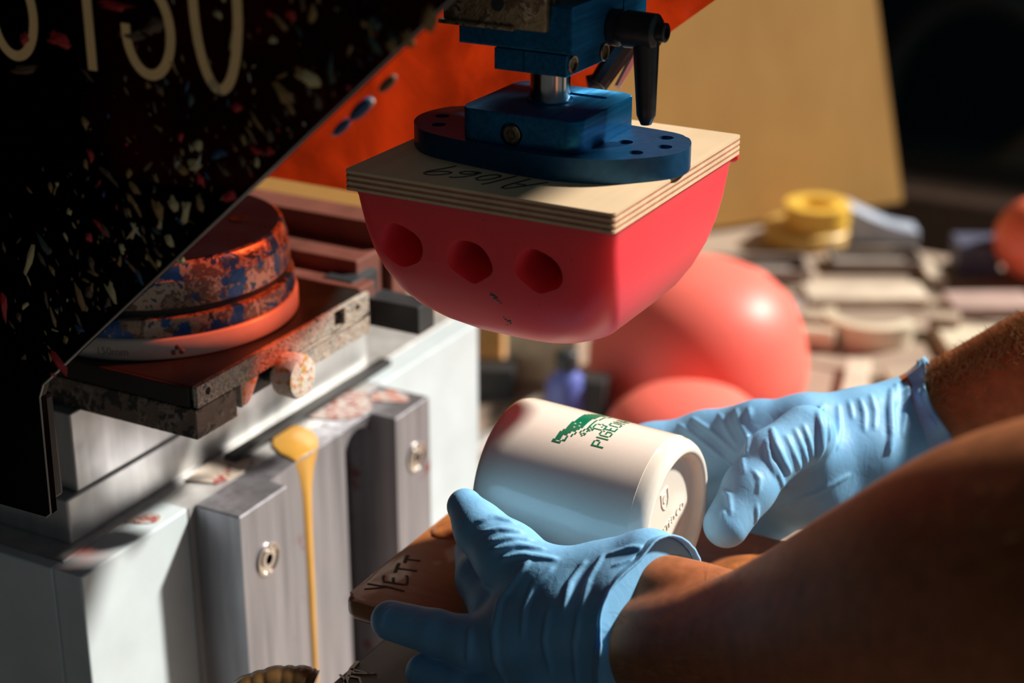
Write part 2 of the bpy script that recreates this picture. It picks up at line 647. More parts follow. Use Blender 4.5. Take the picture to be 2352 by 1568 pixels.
# machine column and upper body (dark, behind the guards)
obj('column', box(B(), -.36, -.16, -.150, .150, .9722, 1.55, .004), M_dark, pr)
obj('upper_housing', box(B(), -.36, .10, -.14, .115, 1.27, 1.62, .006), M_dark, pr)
# rear deck seen right of the ink cup: flat steps along x
Msteps = plain('red_brown_deck', (.15, .05, .036), .45, var=.25, scale=50)
obj('deck_step', box(B(), -.16, .074, .085, .102, .9722, .9975, .001), Msteps, pr)
obj('deck_step', box(B(), -.16, .060, .104, .132, .9722, 1.006, .001), Msteps, pr)
obj('deck_step', box(B(), -.16, .065, .134, .158, .9722, 1.020, .001), Msteps, pr)
obj('clamp_bar', box(B(), .045, .066, .090, .118, .985, .9985, .001), M_dark, pr)
obj('clamp_bar', box(B(), .072, .108, .094, .112, .972, .989, .001), M_dark, pr)

# guards
def gpoly(y):
    return [(-.30, .961), (.068, .9665), (.071, .9690), (.0722, 1.028), (.075, 1.0345), (.330, 1.262), (.44, 1.36), (-.30, 1.36)]
g1 = obj('guard_panel', prism(B(), gpoly(0), 1, -.1690, -.1650), M_guard_dark, pr)
g1['label'] = 'dark tinted acrylic guard spattered with dried ink'
g2 = obj('guard_panel', prism(B(), [(-.16, 1.0425), (.1005, 1.0425), (.2980, 1.1969), (.2980, 1.300), (-.16, 1.300)], 1, .1200, .1240), M_guard_red, pr)
g2['label'] = 'red tinted acrylic guard glowing in sunlight'
eb = B()
tube(eb, [(x, -.1692, z) for x, z in ((.0680, .9665), (.0711, .9692), (.0723, 1.028), (.0752, 1.0347), (.330, 1.2622))], .00045, 6)
obj('guard_edge_highlight', eb, plain('acrylic_edge_highlight', (.42, .36, .32), .25, bstr=0), g1)  # pale tube paints the bright highlight along the acrylic edge
# digits 5 1 5 0 on the near guard
GY = -.1693
def digit(strokes, x0, w=.0042):
    d = B()
    for s in strokes:
        ribbon(d, [(x0 + a, GY, 1.1835 + b) for a, b in s], w, (0, -1, 0), .0004)
    return obj('vinyl_digit', d, M_digit, g1)
H_ = .066
five = [arc(.012, .0175, .0112, .0175, -186, 90, 30) + [(.004, .0365), (.0045, H_), (.022, H_)]]
digit(five, .0690)
digit([[(.0115, -.0015), (.0115, H_), (.004, H_ - .012)]], .1100, .0044)
digit(five, .1395)
digit([arc(.0125, H_ * .5 - .001, .0105, H_ * .5 + .001, 0, 360, 48)], .1728)

# flecks of dried ink on the guard, plus patches for red-lit parts behind it
FLECKS = [('cream', (.50, .40, .20)), ('ochre', (.26, .145, .045)), ('red', (.42, .015, .02)), ('blue', (.015, .06, .14)), ('white', (.5, .45, .36)), ('brown', (.10, .055, .03)), ('green', (.03, .06, .045))]
wts = [.10, .28, .08, .05, .02, .36, .11]
bms = [B() for _ in FLECKS]
def fleck(bm, x, z, sx, sz, ang):
    n = 9
    ca, sa = math.cos(ang), math.sin(ang)
    ring = []
    for k in range(n):
        t = 2 * math.pi * k / n
        q = rnd.uniform(.45, 1.25)
        a, b = sx * q * math.cos(t), sz * q * math.sin(t)
        ring.append(bm.verts.new((x + a * ca - b * sa, -.1691, z + a * sa + b * ca)))
    c = bm.verts.new((x, -.1691 - min(sx, sz) * .5 - .0002, z))
    for k in range(n):
        bm.faces.new((ring[k], ring[(k + 1) % n], c))
for i in range(360):
    t = rnd.random() ** .8
    # along the slanted edge, spread inwards (away from the edge)
    ex, ez = .075 + t * .20, 1.035 + t * .178
    dn = abs(rnd.gauss(0, .026 + .02 * t)) + .0015
    x, z = ex - dn * .75 + rnd.gauss(0, .004), ez + dn * .66
    if x > ex or x < -.2:
        continue
    s = rnd.choice((.0004, .0006, .0008, .0012, .0020)) * rnd.uniform(.7, 1.3)
    k = rnd.choices(range(len(FLECKS)), wts)[0]
    fleck(bms[k], x, z, s * rnd.uniform(.5, 1.2), s * rnd.uniform(1, 3.4), rnd.gauss(.25, .5))
# large flecks; the broad red ones top left paint red-lit parts behind (pixel positions in the photograph)
for px, py, sx, sz, a, k in ((650, 215, 3.4, 9, 1.0, 1), (455, 335, 3.4, 2.8, 0, 0), (450, 380, 6, 2.6, .1, 0), (302, 535, 1.3, 6.5, -.45, 0), (280, 570, 1.6, 2.6, .3, 0),
                             (255, 670, 2.0, 7, .25, 0), (400, 470, 3, 5, .2, 0), (210, 360, 1.6, 4, .1, 2), (590, 348, 3.2, 1.6, 0, 2), (620, 349, 2.2, 1.6, 0, 2), (525, 455, 6, 2.6, .2, 2),
                             (122, 862, 1.6, 1.8, 0, 2), (415, 600, 2.2, 2.4, .4, 0), (205, 545, 2.6, 3, 0, 2), (670, 38, 2.8, 2, 0, 2), (545, 250, 3.6, 2.2, .4, 2), (500, 355, 5, 2, .2, 3), (730, 235, 2.2, 4, 0, 5),
                             (690, 170, 2.4, 3, 0, 1), (625, 95, 2, 1.8, 0, 0), (500, 35, 1.6, 2.4, .3, 0), (405, 380, 2, 2, 0, 4), (460, 470, 2, 4.5, .2, 1), (940, 90, 4, 5, .4, 1), (985, 45, 4, 6, .4, 1), (860, 60, 3, 3, 0, 6), (900, 110, 3, 4, 0, 1), (135, 92, 8, 5, 0, 2), (60, 88, 5, 4, 0, 2), (55, 160, 11, 2, .35, 5), (300, 80, 10, 2.5, .3, 5), (355, 60, 9, 4, .5, 5), (270, 15, 12, 2.4, 0, 2)):
    p = on(px, py, 1, -.169)
    for _ in range(3):
        fleck(bms[k], p[0] + rnd.gauss(0, .0006), p[2] + rnd.gauss(0, .0006), sx * .0007, sz * .0007, a + rnd.gauss(0, .25))
for (nm, c), b in zip(FLECKS, bms):
    f = obj('ink_flecks_redlit_patches', b, plain('fleck_' + nm, c, .5, bstr=0), g1)
    f['kind'] = 'stuff'
# ink dribs on the slanted edge
for px, py, r, c in ((785, 292, 2.4, 'fleck_blue'), (830, 250, 3.2, 'fleck_blue'), (775, 300, 1.6, 'fleck_white'), (890, 192, 2.4, 'fleck_brown'), (848, 240, 1.4, 'fleck_white')):
    p = on(px, py, 1, -.167)
    b = B()
    bmesh.ops.create_icosphere(b, subdivisions=2, radius=r * .001, matrix=Matrix.Translation(p) @ Matrix.Rotation(-.75, 4, 'Y') @ Matrix.Diagonal((2.2, .9, .8, 1)))
    obj('ink_drib', b, MATS[c], g1, 180)

# ================================================================== ink plate with its holder
ip = empty('ink_plate', (.04, 0, .972))
tag(ip, 'black ink plate with paint-crusted front bar and round knob under the ink cup', 'ink plate')
PX = .0858
obj('plate', box(B(), -.155, PX - .0032, -.0775, .0775, .9925, 1.0, .0006), M_plate, ip)
fb = obj('front_bar', box(B(), PX - .003, PX, -.0775, .0775, .9890, 1.0006, .0004), M_bar, ip)
cu = []
c_ = B(); cyl(c_, (PX - .01, .0655, .9950), (PX + .01, .0655, .9950), .0022, n=20); cu.append(obj('c', c_, None))
c_ = B(); cyl(c_, (PX - .01, -.0690, .9955), (PX + .01, -.0690, .9955), .0020, n=20); cu.append(obj('c', c_, None))
c_ = B(); box(c_, PX - .01, PX + .01, .0425, .0530, .9895, .9995); cu.append(obj('c', c_, None))
c_ = B(); cyl(c_, (PX - .01, -.001, .9885), (PX + .01, -.001, .9885), .0046, n=20); cu.append(obj('c', c_, None))
boolean(fb, cu)
obj('side_strip', box(B(), -.15, PX - .004, -.0795, -.0776, .9895, 1.0, .0004), plain('dark_side_strip', (.03, .022, .02), .4), ip)
obj('under_block', box(B(), -.15, PX - .0006, -.0790, -.046, .9722, .9885, .0006), M_bar2, ip)
obj('under_block', box(B(), .0585, PX - .010, -.046, .060, .9722, .9885, .0006), M_dark, ip)
obj('lower_bar', box(B(), PX - .0026, PX, .006, .0775, .9760, .9885, .0006), M_bar, ip)
obj('lower_bar_lip', box(B(), PX - .0026, PX + .0012, .006, .0775, .9872, .9888, .0004), M_steel, ip)
wb = B()
prism(wb, [(-.0405, .9745), (-.0405, .9885), (-.024, .9885), (-.033, .9755)], 0, PX - .008, PX - .002, .0004)
obj('bracket', wb, M_knob, ip)
kb = B()
lathe(kb, [(0, .0085), (.003, .0086), (.0032, .0118), (.0125, .0122), (.0150, .0112), (.0154, .0095), (.0150, 0)], (PX - .003, -.0055, .9815), (1, 0, 0), 36)
obj('knob', kb, M_knob, ip, 50)
obj('knob_shaft', cyl(B(), (PX - .012, -.0055, .9815), (PX - .003, -.0055, .9815), .0065), M_rubber, ip)

# ================================================================== ink cup
cp = empty('ink_cup', (0, 0, 1.0))
tag(cp, 'round blue ink cup crusted with paint on a white ceramic ring', 'ink cup')
obj('ceramic_ring', lathe(B(), [(0, .060), (0, .0742), (.0012, .0754), (.0105, .0754), (.0118, .0742), (.0118, .060)], (0, 0, 1.0002), (0, 0, 1), 96, False, False), M_ring, cp, 50)
obj('lower_flange', lathe(B(), [(.0118, .060), (.0118, .0736), (.0128, .0742), (.0215, .0736), (.0222, .0726), (.0222, .060)], (0, 0, 1.0003), (0, 0, 1), 96, False, False), M_cup, cp, 50)
obj('seal_groove', lathe(B(), [(.0220, .066), (.0222, .0700), (.0262, .0700), (.0264, .066)], (0, 0, 1.0003), (0, 0, 1), 96), M_rubber, cp, 50)
obj('cup_body', lathe(B(), [(.0262, .060), (.0262, .0716), (.0272, .0722), (.0410, .0716), (.0412, .0708), (.0425, .0708), (.0490, .0690), (.0496, .0680), (.0490, .060), (.0490, 0)], (0, 0, 1.0003), (0, 0, 1), 96, False, False), M_cup, cp, 50)
obj('cup_top', lathe(B(), [(.0491, .0), (.0493, .0665), (.0502, .0670), (.0502, 0)], (0, 0, 1.0003), (0, 0, 1), 96, False, False), M_cuptop, cp, 50)
for a in (-95, -30, 35, 150):
    x, y = .045 * math.cos(math.radians(a)), .045 * math.sin(math.radians(a))
    obj('bolt_hole', lathe(B(), [(0, .0048), (.0006, .0048), (.0006, .0040), (-.0001, 0)], (x, y, 1.0504), (0, 0, 1), 20, False, False), M_hole, cp)
me = text_mesh('150mm', .0058)
for v in me.vertices:
    a = math.radians(-69.5) + v.co.x / .0756
    v.co = Vector((.07545 * math.cos(a), .07545 * math.sin(a), 1.0036 + v.co.y))
link('size_lettering', me, plain('ring_lettering', (.16, .09, .07), .5, bstr=0), cp)
em = B()
for (da, dz, s) in ((0, .0068, .0017), (-.027, .0042, .0017), (.027, .0042, .0017)):
    a = math.radians(-44) + da
    bmesh.ops.create_icosphere(em, subdivisions=2, radius=s, matrix=Matrix.Translation((.0751 * math.cos(a), .0751 * math.sin(a), 1.0 + dz)) @ Matrix.Rotation(a, 4, 'Z') @ Matrix.Diagonal((.45, 1, 1, 1)))
obj('ring_mark', em, MATS['ring_lettering'], cp, 180)

# ================================================================== printing pad on its plywood board
BX0, BX1, BY0, BY1, BZ0, BZ1 = .1705, .3055, -.0665, .0755, 1.1118, 1.1210
pp = empty('printing_pad', (.238, .0045, 1.03))
tag(pp, 'red silicone printing pad with three holes under a plywood board', 'printing pad')
nl = 7
hz = (BZ1 - BZ0) / nl
for k in range(nl):
    a, b = BZ0 + k * hz, BZ0 + (k + 1) * hz
    e = 0 if k % 2 == 0 else .0003
    q = obj('ply_layer', prism(B(), rrect(BX0 + e, BX1 - e, BY0 + e, BY1 - e, .0025, 4), 2, a, b), (M_birch if k == nl - 1 else M_ply_l) if k % 2 == 0 else M_ply_d, pp)
# silicone body: rounded-rectangle sections that shrink towards the tip
prof = [(.0, 1.0, 1.0), (.0035, .988, .988), (.010, .98, .975), (.020, .968, .955), (.030, .948, .925), (.040, .915, .88), (.050, .86, .815), (.058, .79, .735), (.065, .69, .63), (.071, .565, .505), (.0755, .42, .37), (.0785, .28, .24), (.0802, .14, .12)]
pcx, pcy, phx, phy = .2382, .0045, .0660, .0690
sb = B()
N = 96
rings = []
for t, fx, fy in prof:
    hx, hy = phx * fx, phy * fy
    rc = .007 + .020 * (t / .08) ** 1.5
    rc = min(rc, hx * .95, hy * .95)
    poly = rrect(-hx, hx, -hy, hy, rc, 11)
    # resample evenly by angle
    rings.append([sb.verts.new((pcx + x, pcy + y, BZ0 - .0001 - t)) for x, y in poly])
for a, b in zip(rings, rings[1:]):
    n = len(a)
    for k in range(n):
        sb.faces.new((a[k], a[(k + 1) % n], b[(k + 1) % n], b[k]))
sb.faces.new(rings[0])
tip = sb.verts.new((pcx, pcy, BZ0 - .0808))
n = len(rings[-1])
for k in range(n):
    sb.faces.new((rings[-1][k], rings[-1][(k + 1) % n], tip))
pad = obj('silicone_body', sb, M_pad, pp, 60)
cut = []
for hx_, hz_ in ((931, 566), (1087, 604), (1246, 626)):
    p = on(hx_, hz_, 1, pcy - .0610)
    c_ = B()
    d0 = Vector((p[0], pcy - .09, p[2]))
    lathe(c_, [(0, .0145), (.022, .0122), (.0280, .0104), (.0305, .0096), (.080, .0090)], d0, (0, 1, .05), 36)
    for v in c_.verts:
        ang = math.atan2(v.co.z - p[2], v.co.x - p[0])
        v.co.x += .0007 * math.sin(3 * ang + p[0] * 900)
        v.co.z += .0006 * math.sin(4 * ang + p[2] * 700)
    cut.append(obj('c', c_, None))
boolean(pad, cut)
resmooth(pad, 40)
# lip of silicone squeezed out under the board, drips and specks
lip = B()
for (y, x0, x1) in ((BY0 + .0035, BX0 + .004, BX1 - .004),):
    for i in range(26):
        x = x0 + (x1 - x0) * (i + rnd.random()) / 26
        bmesh.ops.create_icosphere(lip, subdivisions=1, radius=rnd.uniform(.0012, .0022), matrix=Matrix.Translation((x, y + .001, BZ0 - .0006)) @ Matrix.Diagonal((2.6, .8, .7, 1)))
for i in range(26):
    y = BY0 + .005 + (BY1 - BY0 - .010) * (i + rnd.random()) / 26
    bmesh.ops.create_icosphere(lip, subdivisions=1, radius=rnd.uniform(.0012, .0024), matrix=Matrix.Translation((BX1 - .004, y, BZ0 - .0006)) @ Matrix.Diagonal((.8, 2.4, .8, 1)))
bmesh.ops.create_icosphere(lip, subdivisions=2, radius=.003, matrix=Matrix.Translation((BX1 - .003, BY1 - .002, BZ0 - .001)) @ Matrix.Diagonal((1, 1, 1.2, 1)))
bmesh.ops.create_icosphere(lip, subdivisions=2, radius=.002, matrix=Matrix.Translation((BX1 - .0036, -.018, BZ0 - .003)) @ Matrix.Diagonal((.8, 1, 1.4, 1)))
lo_ = obj('silicone_lip', lip, M_red_blob, pp, 180)
lo_['kind'] = 'stuff'

def surf_hit(o, px, py):
    """where the sight line through a photo pixel meets a mesh of the scene"""
    ok, loc, nrm, _ = o.ray_cast(o.matrix_world.inverted() @ Vector(CAM), (o.matrix_world.inverted().to_3x3() @ Vector(ray(px, py))).normalized())
    return (o.matrix_world @ loc, nrm) if ok else (None, None)


bpy.context.view_layer.update()
sp = B()
for px, py, s in ((1131, 678, 1.5), (1138, 684, 1.6), (1144, 690, .9), (1150, 695, .8), (1128, 673, .7), (1161, 733, 1.0), (1169, 737, 1.5), (1165, 746, 1.0), (1173, 742, .9), (1157, 728, .7),
                  (1183, 561, .35), (1312, 596, .4), (1110, 505, .4), (993, 489, .4), (1238, 700, .4)):
    loc, nrm = surf_hit(pad, px, py)
    if loc is None:
        continue
    q = nrm.to_track_quat('Z', 'Y').to_matrix().to_4x4()
    bmesh.ops.create_icosphere(sp, subdivisions=1, radius=s * .001, matrix=Matrix.Translation(loc) @ q @ Matrix.Rotation(rnd.random(), 4, 'Z') @ Matrix.Diagonal((1.3, .6, .15, 1)))
so_ = obj('ink_specks', sp, M_speck, pp)
so_['kind'] = 'stuff'
# marker number on the board, written upside down to us
mk = B()
def zz(x, y):
    p = on(960 + x / 6.19, 340 + y / 6.19, 2, BZ1 + .0001)
    return (p[0], p[1], p[2])
for st in ([(545, 255), (400, 285), (200, 318), (120, 335), (90, 355), (110, 372), (200, 382), (330, 378), (440, 365), (480, 348), (440, 335), (330, 330), (200, 336), (120, 345)],
           [(445, 410), (500, 418), (640, 410), (800, 385), (870, 360), (900, 358), (870, 345), (780, 335), (670, 333), (600, 345), (610, 365), (690, 372), (780, 365), (870, 352)],
           [(1180, 395), (1130, 380), (1030, 384), (900, 405), (825, 432), (850, 455), (950, 455), (1070, 435), (1160, 412), (1180, 395)],
           [(905, 515), (1000, 500), (1400, 398)],
           [(1600, 440), (1400, 490), (1230, 540), (1190, 565), (1240, 575), (1480, 545), (1850, 488)],
           [(1400, 508), (1500, 520), (1545, 535)]):
    ribbon(mk, [zz(*p) for p in st], .0011, (0, 0, 1), .00015)
obj('marker_number', mk, M_marker, pp)

# ================================================================== blue clamp head holding the pad
hd = empty('pad_clamp', (.24, 0, BZ1))
tag(hd, 'blue anodised clamp head with steel shaft and black levers above the plywood board', 'clamp')
ZP = BZ1 + .0112
FLP = [(.172, 0), (.1745, .012), (.182, .022), (.20, .027), (.24, .029), (.282, .0268), (.297, .0235), (.3045, .0155), (.3082, .004), (.3070, -.006), (.3010, -.0155), (.2865, -.0290), (.265, -.0362), (.2445, -.0370), (.2112, -.0330), (.190, -.0278), (.178, -.0175), (.1735, -.009)]
fl = obj('flange_plate', prism(B(), smooth_loop(FLP), 2, BZ1 + .0001, ZP, .0006), M_blue2, hd, 40)
cut = []
for hx_, hy_ in ((1437, 326), (1530, 316), (1527, 337), (1460, 350), (1016, 266), (1008, 286), (1100, 262)):
    p = on(hx_, hy_, 2, ZP)
    cut.append(obj('c', cyl(B(), (p[0], p[1], ZP - .006), (p[0], p[1], ZP + .004), .0034, n=20), None))
boolean(fl, cut)
resmooth(fl, 40)
bl = obj('clamp_block', prism(B(), rrect(.2105, .2708, -.0312, .0290, .0065, 8), 2, ZP + .0001, 1.1470, .0007), M_blue, hd, 40)
cut = [obj('c', cyl(B(), (.2372, -.040, 1.1375), (.2372, -.0285, 1.1375), .0056, n=28), None),
       obj('c', prism(B(), rrect(.232, .262, .0130, .0170, .0019, 5), 2, 1.1440, 1.16), None)]
boolean(bl, cut)
resmooth(bl, 40)
sc_ = B()
lathe(sc_, [(0, .0043), (.0020, .0043), (.0024, .0039), (.0024, .0024), (.0008, .0022), (.0008, 0)], (.2372, -.0286, 1.1375), (0, -1, 0), 24)
obj('socket_screw', sc_, M_brass, hd, 40)
obj('shaft', cyl(B(), (.2405, 0, 1.1470), (.2405, 0, 1.172), .0093, n=48), M_steel, hd, 40)
# upper clamp: split collar, body and side plate
cb = obj('collar', box(B(), .2280, .2640, -.0300, .0130, 1.1660, 1.1758, .0005), M_blue, hd)
cut = [obj('c', box(B(), .2425, .2431, -.035, .0, 1.16, 1.18), None)]
boolean(cb, cut)
for zx, zy, rz in ((1573, 620, 1.0), (1877, 500, 1.0)):
    p = on(940 + zx / 4.2, zy / 4.2, 0, .2642)
    r_ = B()
    lathe(r_, [(0, .0040), (.0006, .0042), (.0012, .0038), (.0010, .0030), (-.0004, .0029), (-.0004, 0)], (.2641, p[1], p[2]), (1, 0, 0), 28)
    ro = obj('socket_screw', r_, M_brass, hd, 50)
obj('upper_body', prism(B(), [(.2100, 1.1760), (.2100, 1.1842), (.2560, 1.1842), (.2560, 1.197), (.2668, 1.197), (.2668, 1.1760)], 1, -.0302, .0208, .0010), M_blue, hd)
obj('upper_body', box(B(), .2110, .2670, .0212, .0460, 1.1752, 1.262, .001), M_blue, hd)
bp = obj('brass_slide', box(B(), .2035, .2555, -.0330, .0200, 1.1850, 1.262, .0014), M_brass, hd, 40)
obj('brass_lip', box(B(), .2020, .2400, -.0345, .0200, 1.1846, 1.1868, .0006), M_brass, hd, 40)
rl = B()
for k in range(34):
    y = -.019 + k * .0011
    h = .0042 if k % 10 == 0 else (.0032 if k % 5 == 0 else .0022)
    box(rl, .2555, .2558, y, y + .00022, 1.1874, 1.1874 + h)
ro_ = obj('ruler_marks', rl, M_marker, hd)
ro_['kind'] = 'stuff'
obj('slide_pin', box(B(), .2555, .2572, -.0285, -.0265, 1.1874, 1.1997, .0004), M_brass, hd)
obj('slide_pin', cyl(B(), (.2555, -.0230, 1.1945), (.2570, -.0230, 1.1945), .0022, n=16), M_steel, hd)
obj('blue_plug', cyl(B(), (.232, -.0345, 1.1958), (.232, -.0325, 1.1958), .0030, n=20), M_dark, hd)
obj('shaft_collar', cyl(B(), (.2405, 0, 1.1470), (.2405, 0, 1.1478), .0106, n=40), M_blue, hd)
obj('shade_blocker', prism(B(), [(.2855, .090), (.398, .090), (.398, .115), (.2855, .115)], 2, 1.2700, 1.31, .001), M_dark, hd)  # unseen blocks added above the frame to shade the board's left strip
obj('shade_blocker', prism(B(), [(.325, .030), (.398, .030), (.398, .0895), (.325, .0895)], 2, 1.2700, 1.31, .001), M_dark, hd)
obj('ram', box(B(), .185, .285, -.030, .115, 1.2625, 1.56, .003), M_dark, hd)
# levers
lv = empty('x', (0, 0, 0))
bpy.data.objects.remove(lv)
hubp = on(1406, 62, 0, .2672)
HY, HZ = float(hubp[1]), float(hubp[2])
lev = B()
lathe(lev, [(.0, .0058), (.0006, .0082), (.0040, .0084), (.0046, .0066), (.0066, .0066), (.0074, .0084), (.0215, .0080), (.0228, .0066), (.0228, 0)], (.2672, HY, HZ), (1, 0, 0), 32)
lever = obj('clamp_lever', lev, M_black, hd, 45)
tipz = float(on(1484, 285, 0, .2868)[2])
tipy = float(on(1484, 285, 0, .2868)[1])
lb = B()
n_ = 10
rr = []
for k in range(n_ + 1):
    t = k / n_
    c = Vector((.2838 + .0030 * t, HY + (tipy - HY) * t, HZ + (tipz - HZ) * t))
    w = .0062 - .0018 * t if k < n_ else .0030
    d_ = .0058 - .0020 * t if k < n_ else .0022
    rr.append([lb.verts.new(c + Vector((d_ * math.cos(a) * 1.1, w * math.sin(a), 0))) for a in (2 * math.pi * j / 12 + math.pi / 12 for j in range(12))])
for a, b in zip(rr, rr[1:]):
    for j in range(12):
        lb.faces.new((a[j], a[(j + 1) % 12], b[(j + 1) % 12], b[j]))
lb.faces.new(rr[0]); lb.faces.new(rr[-1])
obj('lever_arm', lb, M_black, lever, 35)
bt = B()
lathe(bt, [(0, .0044), (.0040, .0044), (.0044, .0038), (.0044, .0024), (.0026, .0022), (.0026, 0)], (.2896, HY, HZ), (1, 0, 0), 24)
obj('lever_button', bt, M_black, lever, 45)
# second lever on the far side
l2 = B()
p0, p1 = pt(1452, 75, .872), pt(1372, 196, .868)
tube(l2, [p0, p0 + (p1 - p0) * .5, p1], [.0066, .0060, .0052], 10)
lev2 = obj('clamp_lever', l2, M_black, hd, 35)
l3 = B()
q0, q1 = pt(1466, 112, .874), pt(1418, 200, .870)
tube(l3, [q0, q1], [.0024, .0018], 6)
obj('lever_edge', l3, plain('pale_lever_edge', (.42, .34, .34), .5), lev2)
obj('lever_foot', cyl(B(), pt(1376, 190, .872), pt(1350, 196, .872), .0050, n=16), M_black, lev2, 45)

# ================================================================== mug
MA = Vector((1, -.02, 0)).normalized()
MB_ = Vector((.3150, -.007, .953))
MR0, MR1, ML = .0392, .0412, .090
def mug_r(s):          # s = distance from the base along the wall
    return MR0 + (MR1 - MR0) * s / ML
mg = empty('mug', MB_ - MA * .045 - Vector((0, 0, .04)))
tag(mg, 'glossy cream ceramic mug with green bird print held by gloved hands', 'mug')
prof = [(0.0, 0), (0.0, .0270), (-.0004, .0290), (-.0020, .0306), (-.0050, .0314), (-.0062, .0322), (-.0066, .0335), (-.0062, .0352), (-.0045, .0372), (-.0018, .0386), (.0020, .0392)]
# s measured from the recessed base plate towards the foot (negative = outwards)
full = [(-s, r) for s, r in prof]            # now positive = towards the foot (axis +MA)
off = .0066
pts = [(s - off, r) for s, r in full]        # foot rim at s = 0
outer = [(-(.0066 + .002 + k * (ML - .011) / 10), mug_r(.0086 + k * (ML - .011) / 10)) for k in range(11)]
rim = [(-(ML + .0005), MR1 - .0006), (-(ML + .0012), MR1 - .0016), (-(ML + .0005), MR1 - .0026), (-(ML - .004), MR1 - .0032)]
inner = [(-.02, MR0 - .0045), (-.014, MR0 - .008), (-.0125, 0)]
allp = pts + outer + rim + inner
mb = B()
lathe(mb, allp, MB_, MA, 128, False, False)
mug = obj('mug_body', mb, M_mug, mg, 60)

d_, u_, v_ = frame_of(MA)
def on_mug(s, ang, lift=.00012):
    """s: distance from foot along the wall, ang: angle in degrees from straight up, + towards the camera side (-Y)"""
    zdir = Vector((0, 0, 1))
    ydir = MA.cross(zdir)            # points to -Y side
    r = mug_r(s) + lift
    a = math.radians(ang)
    return MB_ - MA * s + (zdir * math.cos(a) + ydir * math.sin(a)) * r


GL = {'P': ['1111.', '1...1', '1...1', '1111.', '1....', '1....', '1....'], 'I': ['1', '1', '1', '1', '1', '1', '1'],
      'G': ['.111.', '1...1', '1....', '1.111', '1...1', '1...1', '.111.'], 'E': ['1111', '1...', '1...', '111.', '1...', '1...', '1111'],
      'O': ['.111.', '1...1', '1...1', '1...1', '1...1', '1...1', '.111.'], 'N': ['1...1', '11..1', '11..1', '1.1.1', '1..11', '1..11', '1...1'],
      'H': ['1...1', '1...1', '1...1', '11111', '1...1', '1...1', '1...1'], 'L': ['1...', '1...', '1...', '1...', '1...', '1...', '1111']}
PXS = .00092              # printed pixel
ANG0 = 29.0               # angle of the first printed column, going over the top
def cell(bm, u, v, s0, w=1, h=1):
    """u along the reading direction, v from the top row downwards (towards the foot)"""
    deg = lambda q: ANG0 - math.degrees(q * PXS / .040)
    a = [on_mug(s0 - (v + dv) * PXS, deg(u + du)) for du, dv in ((0, 0), (w, 0), (w, h), (0, h))]
    bm.faces.new([bm.verts.new(p) for p in a])
S_TOP = .0585             # wall distance of bird's top row
bird = B()
tops = [(0, 0), (5.4, 1), (12, 2.8), (15.4, 2.9), (19.7, 3.7), (23.2, 3.7), (29.4, 4.5), (37, 7.5), (42, 11), (46, 14)]
bots = [(0, 2), (5.4, 4.7), (12, 9.3), (15.4, 10.8), (19.7, 10.8), (23.2, 11), (29.4, 12), (37, 12.7), (42, 13.5), (46, 14.6)]
def lin(tb, u):
    for (a, b), (c, d) in zip(tb, tb[1:]):
        if a <= u <= c:
            return b + (d - b) * (u - a) / (c - a)
    return tb[-1][1]
dots = {(13, 6), (16, 5), (15, 8), (18, 7)}
grid = set()
for u in range(47):
    uu = (u // 2) * 2 + 1
    t, b = round(lin(tops, uu)), round(lin(bots, uu))
    for v in range(t, max(b, t + 1)):
        if (u, v) not in dots and (u - 0, v) not in dots:
            grid.add((u, v))
    o_ = b + 2
    if u < 40:
        grid.add((u, o_))
        if u % 2 == 0:
            grid.add((u, o_ + (0 if u > 24 else 0)))
grid |= {(0, 2), (0, 3), (1, 4), (2, 5)}
# neck and head ring
for u, v in ((9, 12), (10, 13), (9, 14), (8, 13), (10, 14), (12, 14), (13, 15), (14, 14), (15, 15), (14, 16), (16, 16), (15, 16), (13, 14), (16, 14)):
    grid.add((u, v))
for a in range(0, 360, 15):
    grid.add((round(18.6 + 3.0 * math.cos(math.radians(a))), round(18 + 3.0 * math.sin(math.radians(a)))))
grid.add((19, 19))
for (u, v) in grid:
    cell(bird, u, v, S_TOP)
obj('bird_print', bird, M_green, mg)
lt = B()
u0 = 3.5
for ch in 'PIGEONHOLE':
    g = GL[ch]
    for r_, row in enumerate(g):
        for c_, k in enumerate(row):
            if k == '1':
                cell(lt, u0 + c_, r_, S_TOP - 21 * PXS)
    u0 += len(g[0]) + 1.1
obj('word_print', lt, M_green, mg)
# embossed maker's mark in the base recess
zdir = Vector((0, 0, 1)); ydir = -MA.cross(zdir)
rot = math.radians(14)
ex = (ydir * math.cos(rot) + zdir * math.sin(rot)); ey = (zdir * math.cos(rot) - ydir * math.sin(rot))
cpl = MB_ - MA * .0066
me = text_mesh('CREATED CO', .0057, .00030)
for v in me.vertices:
    x, y, z = v.co
    v.co = cpl + ex * (x + .0015) + ey * (y - .0085) + MA * (z + .0002)
link('embossed_word', me, M_mug, mg)
sh = B()
shp = [(-.0036, .0052), (.0036, .0052), (.0036, -.0010), (.0022, -.0042), (0, -.0056), (-.0022, -.0042), (-.0036, -.0010), (-.0036, .0052)]
def bw(x, y): return cpl + ex * (x + .0005) + ey * (y + .0100)
ribbon(sh, [bw(*p) for p in shp], .0009, MA, .0005)
ribbon(sh, [bw(*p) for p in arc(0, .0006, .0016, .0020, 50, 310, 14)], .0009, MA, .0005)
obj('embossed_shield', sh, M_mug, mg)

